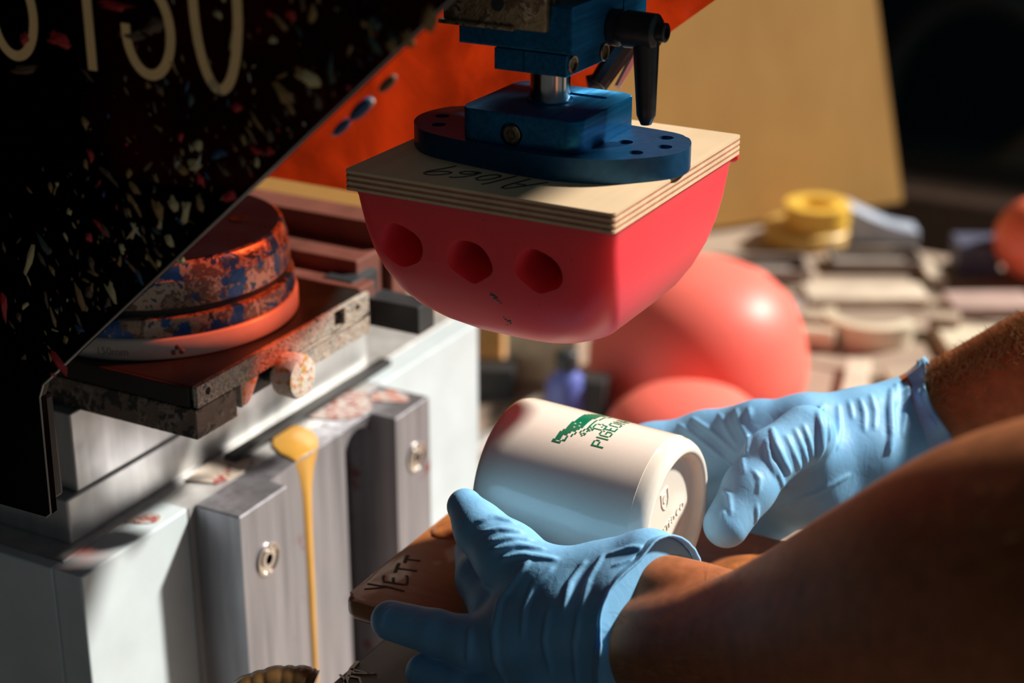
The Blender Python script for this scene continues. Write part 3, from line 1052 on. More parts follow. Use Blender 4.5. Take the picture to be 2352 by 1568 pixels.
# ================================================================== wooden jigs under the mug
JZ = .9115
jg = empty('wooden_jig', (.25, -.02, JZ - .012))
tag(jg, 'orange varnished wooden jig board marked in black pen under the mug', 'jig')
jx0, jy0 = .1745, -.0865
out = []
base = rrect(jx0, .385, jy0, .070, .006, 6)
jb = B()
prism(jb, base, 2, JZ - .0105, JZ, .0028, 3)
obj('jig_board', jb, M_jig, jg, 50)
M_resin = plain('brown_resin', (.36, .12, .035), .3, var=.3, scale=120, bstr=.4, coat=.3)
for (x, y, sc3) in ((.190, .004, (.010, .020, .0035)), (.335, .035, (.022, .012, .005)), (.36, .012, (.02, .03, .0045)), (.25, -.05, (.03, .009, .0025))):
    wd = B()
    bmesh.ops.create_icosphere(wd, subdivisions=3, radius=1, matrix=Matrix.Translation((x, y, JZ - .0005)) @ Matrix.Rotation(x * 30, 4, 'Z') @ Matrix.Diagonal((*sc3, 1)))
    for v in wd.verts:
        v.co.z += .0008 * math.sin(v.co.x * 700) * math.cos(v.co.y * 600)
    obj('resin_lump', wd, M_resin, jg, 180)
yk = B()
def yz(x, y):
    p = on(760 + x / 6.03, 1180 + y / 6.03, 2, JZ + .0001)
    return (p[0], p[1], p[2])
for st, w in (([(460, 1040), (600, 1030), (760, 1010)], .0011), ([(505, 965), (650, 990), (780, 1005), (1015, 1068)], .0012),
              ([(735, 850), (720, 890), (735, 935), (860, 955), (1000, 975), (1045, 975), (1060, 930), (1060, 870), (1040, 850)], .0013), ([(865, 880), (865, 945)], .0016),
              ([(945, 680), (915, 735), (890, 810)], .0018), ([(920, 755), (1060, 770), (1195, 788)], .0012), ([(1065, 572), (1040, 620), (1020, 675)], .0018), ([(1050, 630), (1240, 645)], .0011)):
    ribbon(yk, [yz(*p) for p in st], w, (0, 0, 1), .00015)
obj('pen_lettering', yk, M_marker, jg)

j2 = empty('lower_jig', (.25, -.12, .86))
tag(j2, 'dark varnished wooden block with golden drips below the hand', 'jig')
c0 = on(885, 1470, 2, .878)
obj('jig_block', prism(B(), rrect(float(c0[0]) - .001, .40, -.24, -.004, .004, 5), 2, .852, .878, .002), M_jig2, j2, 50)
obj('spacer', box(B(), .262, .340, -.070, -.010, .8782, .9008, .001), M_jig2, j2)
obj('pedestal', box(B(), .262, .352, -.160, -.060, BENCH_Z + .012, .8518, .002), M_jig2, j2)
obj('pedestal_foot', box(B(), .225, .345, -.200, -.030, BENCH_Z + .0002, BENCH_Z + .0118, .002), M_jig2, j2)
gd = B()
def vz(x, y):
    p = on(400 + x / 2.94, 1400 + y / 2.94, 2, .8781)
    return (p[0], p[1], p[2])
for st, w in (([(1240, 350), (1200, 395), (1172, 450), (1160, 492), (1150, 540)], .0022), ([(1200, 398), (1212, 428), (1290, 434), (1365, 428)], .0011), ([(1172, 448), (1250, 462), (1262, 500), (1300, 540)], .0013), ([(1190, 405), (1240, 414), (1330, 436)], .0008), ([(1120, 440), (1150, 470), (1160, 500)], .0012)):
    ribbon(gd, [vz(*p) for p in st], w, (0, 0, 1), .0004)
gdo = obj('varnish_drips', gd, plain('gold_varnish', (.26, .14, .045), .2, bstr=0), j2)
gdo['kind'] = 'stuff'

# ================================================================== hands and arms
def sdf_eval(prims, P, k):
    """smooth union of tapered capsules (a, b, ra, rb); P (n,3)"""
    d = np.full(len(P), 1.0)
    for a, b, ra, rb, kk in prims:
        ab = b - a
        L2 = float(ab @ ab) + 1e-12
        t = np.clip(((P - a) @ ab) / L2, 0, 1)
        q = np.sqrt((((P - a) - t[:, None] * ab) ** 2).sum(1)) - (ra + (rb - ra) * t)
        kq = k if kk is None else kk
        h = np.clip(.5 + .5 * (d - q) / kq, 0, 1)
        d = d * (1 - h) + q * h - kq * h * (1 - h)
    return d


def surface_nets(prims, h, k, clip=None):
    lo = np.min([np.minimum(a - ra, b - rb) for a, b, ra, rb, _ in prims], 0) - 3 * h
    hi = np.max([np.maximum(a + ra, b + rb) for a, b, ra, rb, _ in prims], 0) + 3 * h
    n = np.ceil((hi - lo) / h).astype(int) + 1
    ax = [lo[i] + h * np.arange(n[i]) for i in range(3)]
    D = np.full(n, .05, dtype=np.float32)
    for a, b, ra, rb, kk in prims:
        kq = k if kk is None else kk
        m = max(ra, rb) + kq * 1.5 + 3 * h
        l = np.clip(np.floor((np.minimum(a, b) - m - lo) / h).astype(int), 0, n)
        u = np.clip(np.ceil((np.maximum(a, b) + m - lo) / h).astype(int) + 1, 0, n)
        X, Y, Z = np.meshgrid(ax[0][l[0]:u[0]], ax[1][l[1]:u[1]], ax[2][l[2]:u[2]], indexing='ij')
        ab = b - a
        L2 = float(ab @ ab) + 1e-12
        px, py, pz = X - a[0], Y - a[1], Z - a[2]
        t = np.clip((px * ab[0] + py * ab[1] + pz * ab[2]) / L2, 0, 1)
        q = np.sqrt((px - t * ab[0]) ** 2 + (py - t * ab[1]) ** 2 + (pz - t * ab[2]) ** 2) - (ra + (rb - ra) * t)
        d = D[l[0]:u[0], l[1]:u[1], l[2]:u[2]]
        hh = np.clip(.5 + .5 * (d - q) / kq, 0, 1)
        D[l[0]:u[0], l[1]:u[1], l[2]:u[2]] = d * (1 - hh) + q * hh - kq * hh * (1 - hh)
    if clip is not None:
        X, Y, Z = np.meshgrid(*ax, indexing='ij')
        for (c, nn) in clip:
            pl_ = (X - c[0]) * nn[0] + (Y - c[1]) * nn[1] + (Z - c[2]) * nn[2]
            D = np.maximum(D, pl_).astype(np.float32)
    S = D < 0
    c8 = [S[i:n[0] - 1 + i, j:n[1] - 1 + j, q:n[2] - 1 + q] for i in (0, 1) for j in (0, 1) for q in (0, 1)]
    cnt = sum(c.astype(np.int8) for c in c8)
    act = (cnt > 0) & (cnt < 8)
    idx = np.full(act.shape, -1, dtype=np.int64)
    ii = np.argwhere(act)
    idx[act] = np.arange(len(ii))
    acc = np.zeros((len(ii), 3))
    w = np.zeros(len(ii))
    corners = [(i, j, q) for i in (0, 1) for j in (0, 1) for q in (0, 1)]
    for a in range(8):
        for b in range(a + 1, 8):
            ca, cb = np.array(corners[a]), np.array(corners[b])
            if np.abs(ca - cb).sum() != 1:
                continue
            da = D[tuple((ii + ca).T)]
            db = D[tuple((ii + cb).T)]
            cr = (da < 0) != (db < 0)
            t = np.where(cr, da / np.where(cr, da - db, 1), 0)
            p = ca + (cb - ca) * t[:, None]
            acc += np.where(cr[:, None], p, 0)
            w += cr
    V = lo + h * (ii + acc / w[:, None])
    faces = []
    for axn in range(3):
        o1, o2 = [x for x in range(3) if x != axn]
        sl0 = [slice(1, -1)] * 3
        sl0[axn] = slice(0, n[axn] - 1)
        sl1 = list(sl0)
        sl1[axn] = slice(1, n[axn])
        s0, s1 = S[tuple(sl0)], S[tuple(sl1)]
        e = np.argwhere(s0 != s1)
        flip = s0[tuple(e.T)]
        base = e.copy()
        base[:, o1] += 1
        base[:, o2] += 1
        qs = []
        for d1, d2 in ((0, 0), (1, 0), (1, 1), (0, 1)):
            c = base.copy()
            c[:, o1] -= d1
            c[:, o2] -= d2
            qs.append(idx[tuple(c.T)])
        q = np.stack(qs, 1)
        if axn == 1:
            flip = ~flip
        q[~flip] = q[~flip][:, ::-1]
        faces.append(q)
    F_ = np.vstack(faces)
    F_ = F_[(F_ >= 0).all(1)]
    return V, F_


def sdf_obj(name, prims, h, k, mat, parent, clip=None, relax=2):
    V, F_ = surface_nets(prims, h, k, clip)
    # a little relaxation
    E_ = np.vstack([F_[:, [0, 1]], F_[:, [1, 2]], F_[:, [2, 3]], F_[:, [3, 0]]])
    for _ in range(relax):
        s = np.zeros_like(V)
        c = np.zeros(len(V))
        np.add.at(s, E_[:, 0], V[E_[:, 1]])
        np.add.at(s, E_[:, 1], V[E_[:, 0]])
        np.add.at(c, E_[:, 0], 1)
        np.add.at(c, E_[:, 1], 1)
        V = V * .5 + .5 * s / np.maximum(c, 1)[:, None]
    me = bpy.data.meshes.new(name)
    me.vertices.add(len(V))
    me.vertices.foreach_set('co', V.astype(np.float32).ravel())
    me.loops.add(len(F_) * 4)
    me.loops.foreach_set('vertex_index', F_.astype(np.int32).ravel())
    me.polygons.add(len(F_))
    me.polygons.foreach_set('loop_start', np.arange(0, len(F_) * 4, 4, dtype=np.int32))
    me.update(calc_edges=True)
    me.validate()
    bm = bmesh.new()
    bm.from_mesh(me)
    bmesh.ops.recalc_face_normals(bm, faces=bm.faces)
    bm.to_mesh(me)
    bm.free()
    return link(name, me, mat, parent, 180)


def J(px, py, d, rpx):
    return pt(px, py, d), rpx * d / FPX


def chain(js, k=None):
    out = []
    js = [J(*j) for j in js]
    for (a, ra), (b, rb) in zip(js, js[1:]):
        out.append((a, b, ra, rb, k))
    return out


def chain_smooth(js, k=None, m=5):
    q = np.array(js, float)
    out = []
    n = len(q)
    for i in range(n - 1):
        p0, p1, p2, p3 = q[max(i - 1, 0)], q[i], q[i + 1], q[min(i + 2, n - 1)]
        for j in range(m):
            t = j / m
            out.append(.5 * (2 * p1 + (p2 - p0) * t + (2 * p0 - 5 * p1 + 4 * p2 - p3) * t * t + (-p0 + 3 * p1 - 3 * p2 + p3) * t ** 3))
    out.append(q[-1])
    return chain([tuple(x) for x in out], k)


def march(prims, px, py, k, d0=.45, d1=1.2):
    r = ray(px, py)
    L = np.linalg.norm(r)
    d = d0
    for _ in range(120):
        q = sdf_eval(prims, (CAM + r * d)[None], k)[0]
        if q < .0001:
            return CAM + r * d
        d += max(q, .0002) / L * .8
        if d > d1:
            return None
    return CAM + r * d


def folds(prims, lst, k):
    """raised folds: (pixel path, radius mm)"""
    out = []
    for path, rad, *sink in lst:
        sk = sink[0] if sink else .55
        dense = []
        for (x0, y0), (x1, y1) in zip(path, path[1:]):
            m = max(1, int(math.hypot(x1 - x0, y1 - y0) / 7))
            dense += [(x0 + (x1 - x0) * i / m, y0 + (y1 - y0) * i / m) for i in range(m)]
        dense.append(path[-1])
        P = [march(prims, x, y, k) for x, y in dense]
        nP = len(P)
        for i in range(len(P) - 1):
            a, b = P[i], P[i + 1]
            if a is None or b is None or np.linalg.norm(a - b) > .05:
                continue
            ra_ = rad * .001 * (.35 + .65 * math.sin(math.pi * i / (nP - 1)) ** .6)
            rb_ = rad * .001 * (.35 + .65 * math.sin(math.pi * min(i + 1, nP - 1.001) / (nP - 1)) ** .6)
            va = (a - CAM) / np.linalg.norm(a - CAM)
            out.append((a + va * ra_ * sk, b + va * rb_ * sk, ra_, rb_, .0015))
    return out


person = empty('person', (.62, -.05, 0))
tag(person, 'person with bare tanned forearms and blue gloves holding the mug', 'person')

# ---- near (left) hand: back of the hand to us, thumb along the mug, fingers under it
K = .006
NH = []
NH += chain([(1068, 1163, 0.819, 42), (1104, 1216, 0.811, 57), (1165, 1275, 0.801, 75), (1250, 1345, 0.787, 86), (1400, 1340, 0.777, 95)])       # thumb
NH += chain([(1400, 1335, 0.782, 92), (1490, 1308, 0.772, 88), (1530, 1330, 0.768, 80)])                                                       # thumb base to wrist
NH += chain([(1078, 1268, 0.850, 36), (1108, 1325, 0.830, 62), (1160, 1405, 0.807, 74)], .0022) + chain([(1160, 1405, 0.807, 74), (1280, 1450, 0.792, 88)])  # index, curled behind the thumb
NH += chain([(897, 1424, 0.812, 46), (1000, 1452, 0.801, 53), (1090, 1476, 0.792, 58)], .0022) + chain([(1090, 1476, 0.792, 58), (1200, 1470, 0.782, 84), (1400, 1460, 0.764, 100)])  # middle
NH += chain([(975, 1543, 0.808, 44), (1070, 1572, 0.796, 53), (1150, 1590, 0.786, 60)], .0022) + chain([(1150, 1590, 0.786, 60), (1260, 1560, 0.774, 88), (1420, 1520, 0.757, 100)])  # ring
NH += chain([(1060, 1660, 0.806, 42), (1150, 1680, 0.792, 50), (1290, 1650, 0.771, 80)], .0022) + chain([(1290, 1650, 0.771, 80), (1430, 1580, 0.757, 95)])  # little
NH += chain([(1200, 1440, 0.788, 95), (1330, 1430, 0.774, 112), (1450, 1440, 0.760, 118)])
NH += chain([(1260, 1530, 0.782, 105), (1450, 1560, 0.760, 115)])
NH += chain([(1450, 1400, 0.764, 120), (1560, 1425, 0.754, 120), (1680, 1440, 0.737, 125)])
NH += chain([(1450, 1540, 0.757, 120), (1560, 1560, 0.748, 130), (1680, 1560, 0.727, 140)])
nf = folds(NH, [
    ([(1098, 1198), (1135, 1187), (1180, 1200)], 1.0), ([(1110, 1222), (1150, 1215), (1200, 1222)], 1.1), ([(1125, 1245), (1165, 1236), (1222, 1240)], 1.1),
    ([(1130, 1265), (1185, 1252), (1250, 1262)], 1.2), ([(1150, 1285), (1200, 1275), (1280, 1285)], 1.2),
    ([(1215, 1290), (1185, 1330), (1150, 1380), (1135, 1450), (1140, 1520), (1165, 1568)], 1.5), ([(1270, 1305), (1225, 1345), (1205, 1400), (1200, 1460)], 1.0),
    ([(1345, 1290), (1310, 1340), (1295, 1400)], 1.1), ([(1385, 1275), (1355, 1330), (1335, 1400)], .9),
    ([(1400, 1350), (1440, 1325), (1500, 1305), (1560, 1310)], 1.5), ([(1395, 1275), (1450, 1258), (1520, 1262)], .8), ([(1410, 1300), (1470, 1282), (1540, 1285)], .8),
    ([(1380, 1390), (1440, 1350), (1510, 1330), (1575, 1335)], 1.3), ([(1080, 1440), (1078, 1490), (1075, 1520)], 1.0), ([(1330, 1400), (1320, 1480), (1325, 1560)], .8),
    ([(1260, 1400), (1250, 1470), (1265, 1540)], .8), ([(900, 1390), (880, 1410), (875, 1440)], .5)], K)
# cuff plane: from (1590,1335) to (1340,1568)
ca = pt(1575, 1345, .770)
vw = ray(1450, 1450) / np.linalg.norm(ray(1450, 1450))
cn = (RT * .97 - UP * .14) * .60 - vw * .80
cn /= np.linalg.norm(cn)
glove = sdf_obj('glove', NH + nf, .00072, K, M_glove, person, [(ca, cn)], 2)
# loose cuff: a ruffled band that leaves the glove at the wrist
def frill(prims, c, nn, k, length, flare, waves):
    cen = []
    for a, b, ra, rb, _ in prims:
        t = (nn @ (c - a)) / (nn @ (b - a) + 1e-12)
        if 0 <= t <= 1:
            cen.append(a + (b - a) * t)
    m = np.mean(cen, 0)
    u = np.cross(nn, [0, 0, 1.0]); u /= np.linalg.norm(u)
    v = np.cross(nn, u)
    n = 120
    rings = []
    R0 = []
    for i in range(n):
        t = 2 * math.pi * i / n
        dr = u * math.cos(t) + v * math.sin(t)
        s_ = np.linspace(0, .10, 260)
        q = sdf_eval(prims, m + s_[:, None] * dr, k)
        R0.append(s_[np.argmax(q > 0)])
    bm = B()
    for j in range(7):
        f = j / 6
        row = []
        for i in range(n):
            t = 2 * math.pi * i / n
            dr = u * math.cos(t) + v * math.sin(t)
            ruf = math.sin(waves * t + 1.3 * math.sin(2 * t)) * .5 + .5
            r = R0[i] + .0002 + flare * f ** 1.3 * (.25 + .75 * ruf)
            ax_ = -.002 + (length + .002) * f * (.8 + .2 * math.sin(3 * t + 1))
            row.append(bm.verts.new(m + dr * r + nn * ax_))
        rings.append(row)
    for j in range(1, -1, -1):      # fold the edge back for thickness
        row = []
        for i in range(n):
            p = rings[6][i].co
            d = (Vector(m) + Vector(nn) * float((np.array(p) - m) @ nn) - p).normalized()
            row.append(bm.verts.new(p + d * .0011 - Vector(nn) * (.0004 if j else .004)))
        rings.append(row)
    for a, b in zip(rings, rings[1:]):
        for i in range(n):
            bm.faces.new((a[i], a[(i + 1) % n], b[(i + 1) % n], b[i]))
    return bm
obj('cuff', frill(NH, ca, cn, K, .005, .0012, 5), M_glove, glove, 180)

# ---- far (right) hand: back up, thumb pointing down-left, fingers behind the mug
FH = []
FH += chain([(1668, 1205, 0.847, 53), (1722, 1120, 0.855, 57), (1770, 1050, 0.863, 60), (1850, 1000, 0.875, 70)])                      # thumb
FH += chain([(1380, 1030, 0.930, 42), (1500, 1020, 0.930, 46), (1620, 1000, 0.925, 54), (1740, 985, 0.915, 66)])                        # index behind the mug
FH += chain([(1420, 1110, 0.940, 44), (1540, 1090, 0.930, 52), (1650, 1060, 0.920, 62), (1760, 1040, 0.910, 80)])                       # middle
FH += chain([(1480, 1190, 0.940, 44), (1600, 1160, 0.930, 54), (1700, 1130, 0.920, 66), (1800, 1080, 0.905, 85)])                       # ring
FH += chain([(1560, 1250, 0.930, 42), (1660, 1220, 0.925, 50), (1760, 1180, 0.917, 62), (1850, 1120, 0.905, 85)])                       # little
FH += chain([(1740, 990, 0.910, 66), (1850, 985, 0.905, 78), (1980, 975, 0.913, 82), (2190, 930, .940, 100)])
FH += chain([(1760, 1050, 0.905, 80), (1860, 1060, 0.897, 95), (1990, 1040, 0.905, 92), (2190, 960, .935, 92)])
FH += chain([(1790, 1110, 0.905, 85), (1880, 1120, 0.900, 90), (2000, 1070, 0.907, 85)])
ff = folds(FH, [
    ([(1772, 982), (1782, 1020), (1800, 1060), (1815, 1085)], 1.5, .2), ([(1805, 1000), (1822, 1040), (1838, 1075)], 1.0), ([(1825, 985), (1843, 1030), (1855, 1065)], 1.0), ([(1845, 975), (1860, 1020), (1868, 1060)], 1.0),
    ([(1878, 945), (1886, 985), (1886, 1030), (1870, 1065)], 1.9, .1), ([(1892, 930), (1880, 945)], 1.2), ([(1905, 960), (1905, 1010)], .7), ([(1925, 930), (1928, 985), (1922, 1030)], .8), ([(1950, 920), (1958, 960)], .8),
    ([(1975, 915), (1985, 950), (1985, 990)], .9), ([(2000, 905), (2010, 945), (2008, 985)], .8), ([(2048, 892), (2045, 940), (2048, 1000), (2042, 1040)], 2.0, .1), ([(2060, 880), (2056, 930)], 1.0), ([(2085, 870), (2085, 920), (2072, 1000)], 1.2),
    ([(1690, 940), (1700, 975), (1720, 1010), (1715, 1045)], 1.3), ([(1652, 950), (1672, 990), (1690, 1020)], .9), ([(1720, 935), (1722, 960)], 1.0), ([(1660, 1125), (1675, 1140), (1678, 1180)], .9), ([(1665, 1170), (1660, 1190)], .8),
    ([(1738, 1160), (1737, 1200)], .8), ([(1730, 1080), (1745, 1100), (1742, 1130)], .7), ([(1775, 1060), (1790, 1095), (1800, 1120), (1795, 1135)], 1.0), ([(1760, 1010), (1768, 1060), (1780, 1090)], .7), ([(1705, 1050), (1710, 1085)], .6),
    ([(1590, 960), (1640, 995), (1690, 1040)], .8), ([(1560, 975), (1620, 1020), (1680, 1070)], .8), ([(1800, 1160), (1880, 1130), (1950, 1090)], .7)], K)
# crumpled cuff frill
fa = pt(2112, 850, .930)
fb_ = pt(2166, 1016, .910)
fn = np.cross(fb_ - fa, ray(2120, 930))
fn /= np.linalg.norm(fn)
if fn @ (pt(2250, 900, .93) - fa) < 0:
    fn = -fn
glove2 = sdf_obj('glove', FH + ff, .00072, K, M_glove, person, [(pt(2105, 930, .925), fn)], 2)
obj('cuff', frill(FH, pt(2105, 930, .925), fn, K, .013, .0065, 11), M_glove, glove2, 180)

# ---- forearms (one skin mesh)
NA = [(1440, 1478, .770, 116), (1560, 1495, .751, 140), (1700, 1505, .726, 176), (1900, 1488, .690, 252), (2120, 1465, .64, 350), (2400, 1435, .585, 460), (2700, 1450, .535, 540)]
AR = chain_smooth(NA) + chain_smooth([(1480, 1350, .772, 80), (1590, 1392, .759, 98), (1720, 1455, .737, 134), (1900, 1470, .697, 195)]) + chain([(1440, 1500, .767, 92), (1560, 1510, .750, 118)])
arm_near = sdf_obj('forearm', AR, .0022, .004, M_skin, person, None, 6)
FA = [(2060, 960, .922, 78), (2160, 930, .928, 94), (2280, 895, .924, 120), (2420, 855, .915, 152), (2650, 800, .90, 190), (2900, 770, .88, 220)]
arm_far = sdf_obj('forearm', chain_smooth(FA), .0022, .004, M_skin, person, None, 2)
# fine hair on the arms
hb = B()
bpy.context.view_layer.update()
for i in range(1400):
    if i % 4:
        t = rnd.random()
        px, py = 2125 + 260 * t, 850 - 140 * t + abs(rnd.gauss(0, 45)) + 4
    else:
        px = rnd.uniform(1420, 2352)
        py = 1400 - (px - 1420) * .45 + rnd.uniform(20, 260)
    loc, nrm = surf_hit(arm_far if i % 4 else arm_near, px, py)
    if loc is None:
        continue
    s = Vector(RT) * rnd.uniform(-.6, .9) + Vector(UP) * rnd.gauss(.3, .4)
    L_ = rnd.uniform(.004, .009)
    dirv = (nrm * .55 + s * .6).normalized()
    p0_ = Vector(loc)
    p1_ = p0_ + dirv * L_ * .5
    p2_ = p1_ + (dirv + Vector((0, 0, -.35))).normalized() * L_ * .5
    hr = .0002 if i % 4 else .00009
    tube(hb, [p0_, p1_, p2_], [hr, hr * .8, hr * .3], 3, False)
ho = obj('arm_hair', hb, M_hair, person)
ho['kind'] = 'stuff'

# ================================================================== things on the bench behind
def T(px, py, z=BENCH_Z):
    p = on(px, py, 2, z)
    return float(p[0]), float(p[1])


# leaning tan board at the back of the bench
wp = B()
fx, fy = T(2073, 474)
nx, ny = fx - .80, fy - 1.02
lean = .235
vv = []
for (x, y, z) in ((nx, ny, 0), (fx, fy, 0), (fx - lean, fy + .08, .95), (nx - lean, ny + .08, .95)):
    vv.append(Vector((x, y, BENCH_Z + .006 + z)))
nrm_ = (vv[1] - vv[0]).cross(vv[3] - vv[0]).normalized() * .018
lo_v = [wp.verts.new(v) for v in vv]
hi_v = [wp.verts.new(v + (nrm_ if nrm_.x < 0 else -nrm_)) for v in vv]
wp.faces.new(lo_v); wp.faces.new(hi_v)
for k in range(4):
    wp.faces.new((lo_v[k], lo_v[(k + 1) % 4], hi_v[(k + 1) % 4], hi_v[k]))
o = obj('leaning_board', wp, M_panel)
tag(o, 'tall tan wooden board leaning behind the machine and the pad', 'board')

# two spare pads
M_pad2 = plain('pale_pink_silicone', (1.0, .18, .14), .45, var=.12, scale=8, bstr=.03, spec=.35, sss=.5, sssr=(1, .25, .2), ssscale=.014)  # lighter pink than the hanging pad's silicone
def spare_pad(name, cx, cy, z0, r, h, label):
    e_ = empty(name, (cx, cy, z0))
    tag(e_, label, 'printing pad')
    b = B()
    pr_ = [(0, r * .97), (h * .12, r), (h * .3, r * .99), (h * .5, r * .93), (h * .7, r * .82), (h * .85, r * .64), (h * .95, r * .40), (h, 0)]
    lathe(b, pr_, (cx, cy, z0 + .012), (0, 0, 1), 64)
    obj('silicone_dome', b, M_pad2, e_, 60)
    q = r * .68
    obj('base_board', prism(B(), rrect(cx - q, cx + q, cy - q, cy + q, .01, 5), 2, z0, z0 + .012, .001), M_birch, e_)
    return e_
x, y = T(1598, 905)
spare_pad('spare_pad', x, y, BENCH_Z, .100, .116, 'large pinkish red dome pad lying behind the mug')
x, y = T(1575, 1128)
spare_pad('spare_pad', x, y, BENCH_Z, .076, .078, 'smaller pinkish red dome pad in front of the large one')

# yellow tape roll and pale wedge
x, y = T(1858, 552)
tr0 = empty('tape_roll', (x, y, BENCH_Z))
tag(tr0, 'yellow roll of tape on a flat yellow tin', 'tape')
M_yel = plain('yellow_tape', (.78, .48, .06), .35)
obj('tape_ring', lathe(B(), [(0, .020), (0, .037), (.026, .037), (.026, .020), (0, .020)], (x + .008, y, BENCH_Z + .0202), (0, 0, 1), 48, False, False), M_yel, tr0, 50)
obj('tin', lathe(B(), [(0, .048), (.016, .050), (.020, .046), (.020, 0)], (x - .004, y, BENCH_Z), (0, 0, 1), 48), plain('yellow_tin', (.70, .46, .12), .4), tr0, 50)
x2, y2 = T(2012, 548)
b = B()
prism(b, [(-.042, 0), (.045, 0), (.045, .014), (.012, .018), (-.036, .044)], 1, -.02, .02, .003)
o = obj('plastic_wedge', b, plain('pale_blue_plastic', (.38, .44, .55), .4))
o.location = (x2, y2, BENCH_Z + .0002)
o.rotation_euler = (0, 0, math.radians(28))
tag(o, 'pale blue plastic wedge lying right of the yellow tape', 'wedge')

# sheets, trays and off-cuts over the bench
M_paper = plain('cream_paper', (.58, .49, .39), .6, var=.25, scale=25)
M_card = plain('grey_card', (.30, .26, .23), .7, var=.3, scale=25)
M_card2 = plain('mauve_card', (.34, .26, .24), .7, var=.25, scale=20)
M_cream = plain('cream_plastic', (.72, .64, .49), .35, var=.08, scale=20)
M_tan = plain('tan_card', (.42, .33, .25), .6, var=.25, scale=25)
def sheet(px, py, w, d, h, rot, mat, name, label, cat, z=BENCH_Z, bev=.001):
    x, y = T(px, py, z)
    b = B()
    box(b, -w / 2, w / 2, -d / 2, d / 2, 0, h, bev)
    o = obj(name, b, mat)
    o.location = (x, y, z + .0004)
    o.rotation_euler = (0, 0, math.radians(rot))
    tag(o, label, cat)
    return o
def tray(px, py, w, d, h, rot, mat, name, label, cat):
    x, y = T(px, py)
    b = B()
    box(b, -w / 2, w / 2, -d / 2, d / 2, 0, .003)
    e_ = empty(name, (x, y, BENCH_Z + .0004))
    obj('tray_floor', b, mat, None).parent = e_
    for (x0, x1, y0, y1) in ((-w / 2, w / 2, -d / 2, -d / 2 + .003), (-w / 2, w / 2, d / 2 - .003, d / 2), (-w / 2, -w / 2 + .003, -d / 2, d / 2), (w / 2 - .003, w / 2, -d / 2, d / 2)):
        b = B(); box(b, x0, x1, y0, y1, .003, h, .0008)
        obj('tray_wall', b, mat, None).parent = e_
    e_.rotation_euler = (0, 0, math.radians(rot))
    tag(e_, label, cat)
    return e_
tray(1742, 632, .105, .055, .015, 28, M_card, 'parts_tray', 'low grey card tray just above the large pink pad', 'tray')
tray(2010, 612, .100, .050, .014, 28, M_card, 'parts_tray', 'low grey card tray in front of the pale wedge', 'tray')
sheet(1985, 688, .125, .050, .010, 30, M_paper, 'sheet_stack', 'stack of cream paper sheets lying across the middle of the bench', 'paper')
sheet(1762, 716, .075, .050, .008, 22, M_card2, 'card_stack', 'mauve card stack beside the large pink pad', 'card')
sheet(1880, 742, .035, .030, .010, 10, M_tan, 'card_stub', 'small tan card stub between the mauve cards and the trough', 'card')
sheet(2236, 618, .046, .046, .034, 26, plain('slate_blue_box', (.08, .085, .14), .5), 'small_box', 'dark slate blue box on the right side of the bench', 'box')
sheet(2270, 712, .085, .050, .012, 30, plain('pink_card', (.44, .31, .28), .6, var=.2, scale=25), 'sheet_stack', 'pale pink card stack below the slate blue box', 'card')
sheet(2140, 640, .020, .055, .012, 28, M_paper, 'paper_slip', 'narrow cream slip left of the slate blue box', 'paper')
sheet(2290, 800, .110, .055, .012, 28, M_cream, 'plastic_slab', 'cream plastic slab above the far forearm', 'slab')
sheet(2165, 770, .030, .022, .022, 15, M_tan, 'small_carton', 'small tan carton left of the cream slab', 'box')
sheet(2170, 884, .110, .040, .010, 30, M_tan, 'card_strip', 'tan card strip just above the far cuff', 'card')
sheet(1962, 900, .022, .115, .010, 14, M_paper, 'wood_offcut', 'narrow cream off-cut pointing away behind the far glove', 'strip')
# curved cream trough and stub
x, y = T(1990, 790)
b = B()
rows = []
for i in range(25):
    a = math.radians(175 + 170 * i / 24)
    rows.append([b.verts.new((r_ * math.cos(a) * 1.0, r_ * math.sin(a) * .9 + .02, zc)) for r_, zc in ((.044, .0), (.047, .024), (.036, .026), (.032, .001))])
for a, c in zip(rows, rows[1:]):
    for k in range(4):
        b.faces.new((a[k], a[(k + 1) % 4], c[(k + 1) % 4], c[k]))
b.faces.new(rows[0]); b.faces.new(rows[-1])
o = obj('curved_trough', b, M_cream, None, 50)
o.location = (x, y, BENCH_Z + .0004)
o.rotation_euler = (0, 0, math.radians(10))
tag(o, 'curved cream plastic trough lying on the bench behind the far glove', 'trough')
x, y = T(1868, 800)
b = B(); tube(b, [(x - .018, y, BENCH_Z + .0105), (x, y + .006, BENCH_Z + .0105), (x + .018, y + .008, BENCH_Z + .0105)], .010, 12)
o = obj('plastic_stub', b, M_cream, None, 50)
tag(o, 'short cream plastic tube between the pink pads and the trough', 'tube')
x, y = T(2372, 640)
b = B(); bmesh.ops.create_uvsphere(b, u_segments=32, v_segments=20, radius=.046, matrix=Matrix.Translation((x, y, BENCH_Z + .045)))
for v in b.verts:
    v.co.z = max(v.co.z, BENCH_Z + .001)
o = obj('round_pad', b, plain('coral_silicone', (.95, .20, .12), .4, sss=.4, ssscale=.01), None, 180)
tag(o, 'round coral pad at the right edge of the picture', 'printing pad')

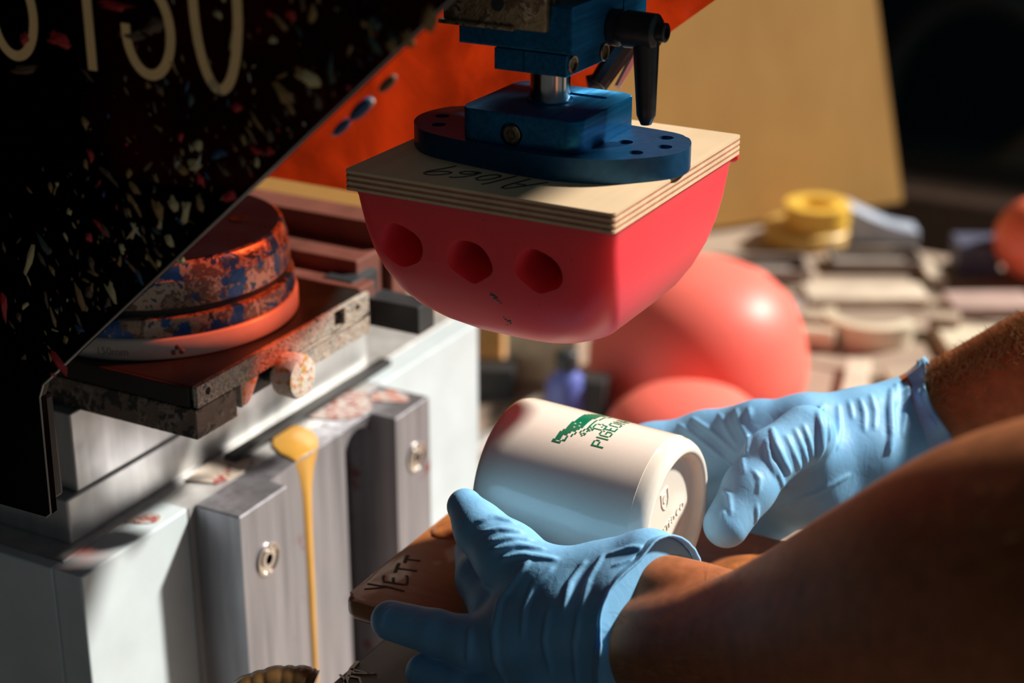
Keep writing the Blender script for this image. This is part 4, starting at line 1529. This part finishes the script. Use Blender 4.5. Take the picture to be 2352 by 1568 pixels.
# things between the machine and the pink pads
sheet(1245, 862, .064, .040, .082, 24, plain('straw_foam', (.62, .52, .34), .6), 'foam_block', 'straw coloured foam block under the hanging pad', 'block')
x, y = T(1185, 1010)
b = B(); box(b, -.009, .009, -.080, .080, 0, .012, .002)
o = obj('metal_bar', b, M_alu_light)
o.location = (x, y, BENCH_Z + .012); o.rotation_euler = (math.radians(7), 0, math.radians(-12))
tag(o, 'slanting bright metal bar beside the machine', 'bar')
x, y = T(1300, 1000)
bt0 = empty('ink_bottle', (x, y, BENCH_Z))
tag(bt0, 'small violet blue ink bottle behind the mug', 'bottle')
obj('bottle_body', lathe(B(), [(0, .016), (.002, .018), (.052, .018), (.060, .010), (.064, .008)], (x, y, BENCH_Z), (0, 0, 1), 32), plain('violet_blue_plastic', (.12, .16, .50), .3), bt0, 50)
obj('bottle_cap', lathe(B(), [(0, .010), (.014, .010), (.016, .008), (.016, 0)], (x, y, BENCH_Z + .0641), (0, 0, 1), 24), M_dark, bt0, 50)
sheet(1362, 1000, .024, .024, .055, 10, M_dark, 'black_box', 'narrow black box between the ink bottle and the pink pads', 'box')
sheet(1120, 905, .050, .030, .030, 24, M_dark, 'black_case', 'low black case behind the bright metal bar', 'case')
sheet(1105, 818, .045, .030, .050, 24, plain('orange_card', (.55, .30, .10), .6), 'orange_carton', 'small orange carton peeking out under the hanging pad', 'box')

# ribbed hose end at the bottom
b = B()
hc_path = [(520, 1690), (548, 1640), (585, 1606), (640, 1590), (690, 1590), (712, 1598)]
hp = []
for (x0, y0), (x1, y1) in zip(hc_path, hc_path[1:]):
    hp += [pt(x0 + (x1 - x0) * i / 14, y0 + (y1 - y0) * i / 14, .84) for i in range(14)]
hp.append(pt(712, 1598, .84))
tube(b, hp, [.0126 * (1 + .055 * abs(math.sin(i * .42))) for i in range(len(hp))], 20)
ho_ = obj('ribbed_hose', b, plain('brown_hose', (.22, .12, .045), .3, var=.3), None, 50)
tag(ho_, 'brown ribbed hose end at the bottom edge below the ink drip', 'hose')

# dim background: round frame and slanted pole against the dark wall
b = B()
pc = on(2240, 260, 1, 3.2)
P_ = [(float(pc[0]) + .22 * math.cos(math.radians(a)), 3.2, float(pc[2]) + .26 * math.sin(math.radians(a))) for a in range(0, 361, 12)]
tube(b, P_, .03, 10, False)
o = obj('wall_hoop', b, plain('dim_hoop', (.10, .085, .07), .6))
o.data.materials[0] = MATS['dim_hoop']
tag(o, 'dim round hoop hanging in the dark background', 'hoop')
b = B()
tube(b, [on(2180, 455, 1, 2.4), on(2420, 300, 1, 2.4)], .028, 10)
o = obj('slanted_pole', b, plain('dim_tan_pole', (.34, .24, .16), .6))
tag(o, 'slanted tan pole in the dark background at right', 'pole')
x_ = on(2160, 480, 1, 1.9)
b = B(); box(b, float(x_[0]) - .25, float(x_[0]) + .25, 1.85, 2.1, 0, float(x_[2]) + .03, .01)
o = obj('brown_cabinet', b, plain('brown_cabinet_paint', (.16, .09, .06), .6))
tag(o, 'low brown cabinet standing in the dim background behind the bench', 'cabinet')
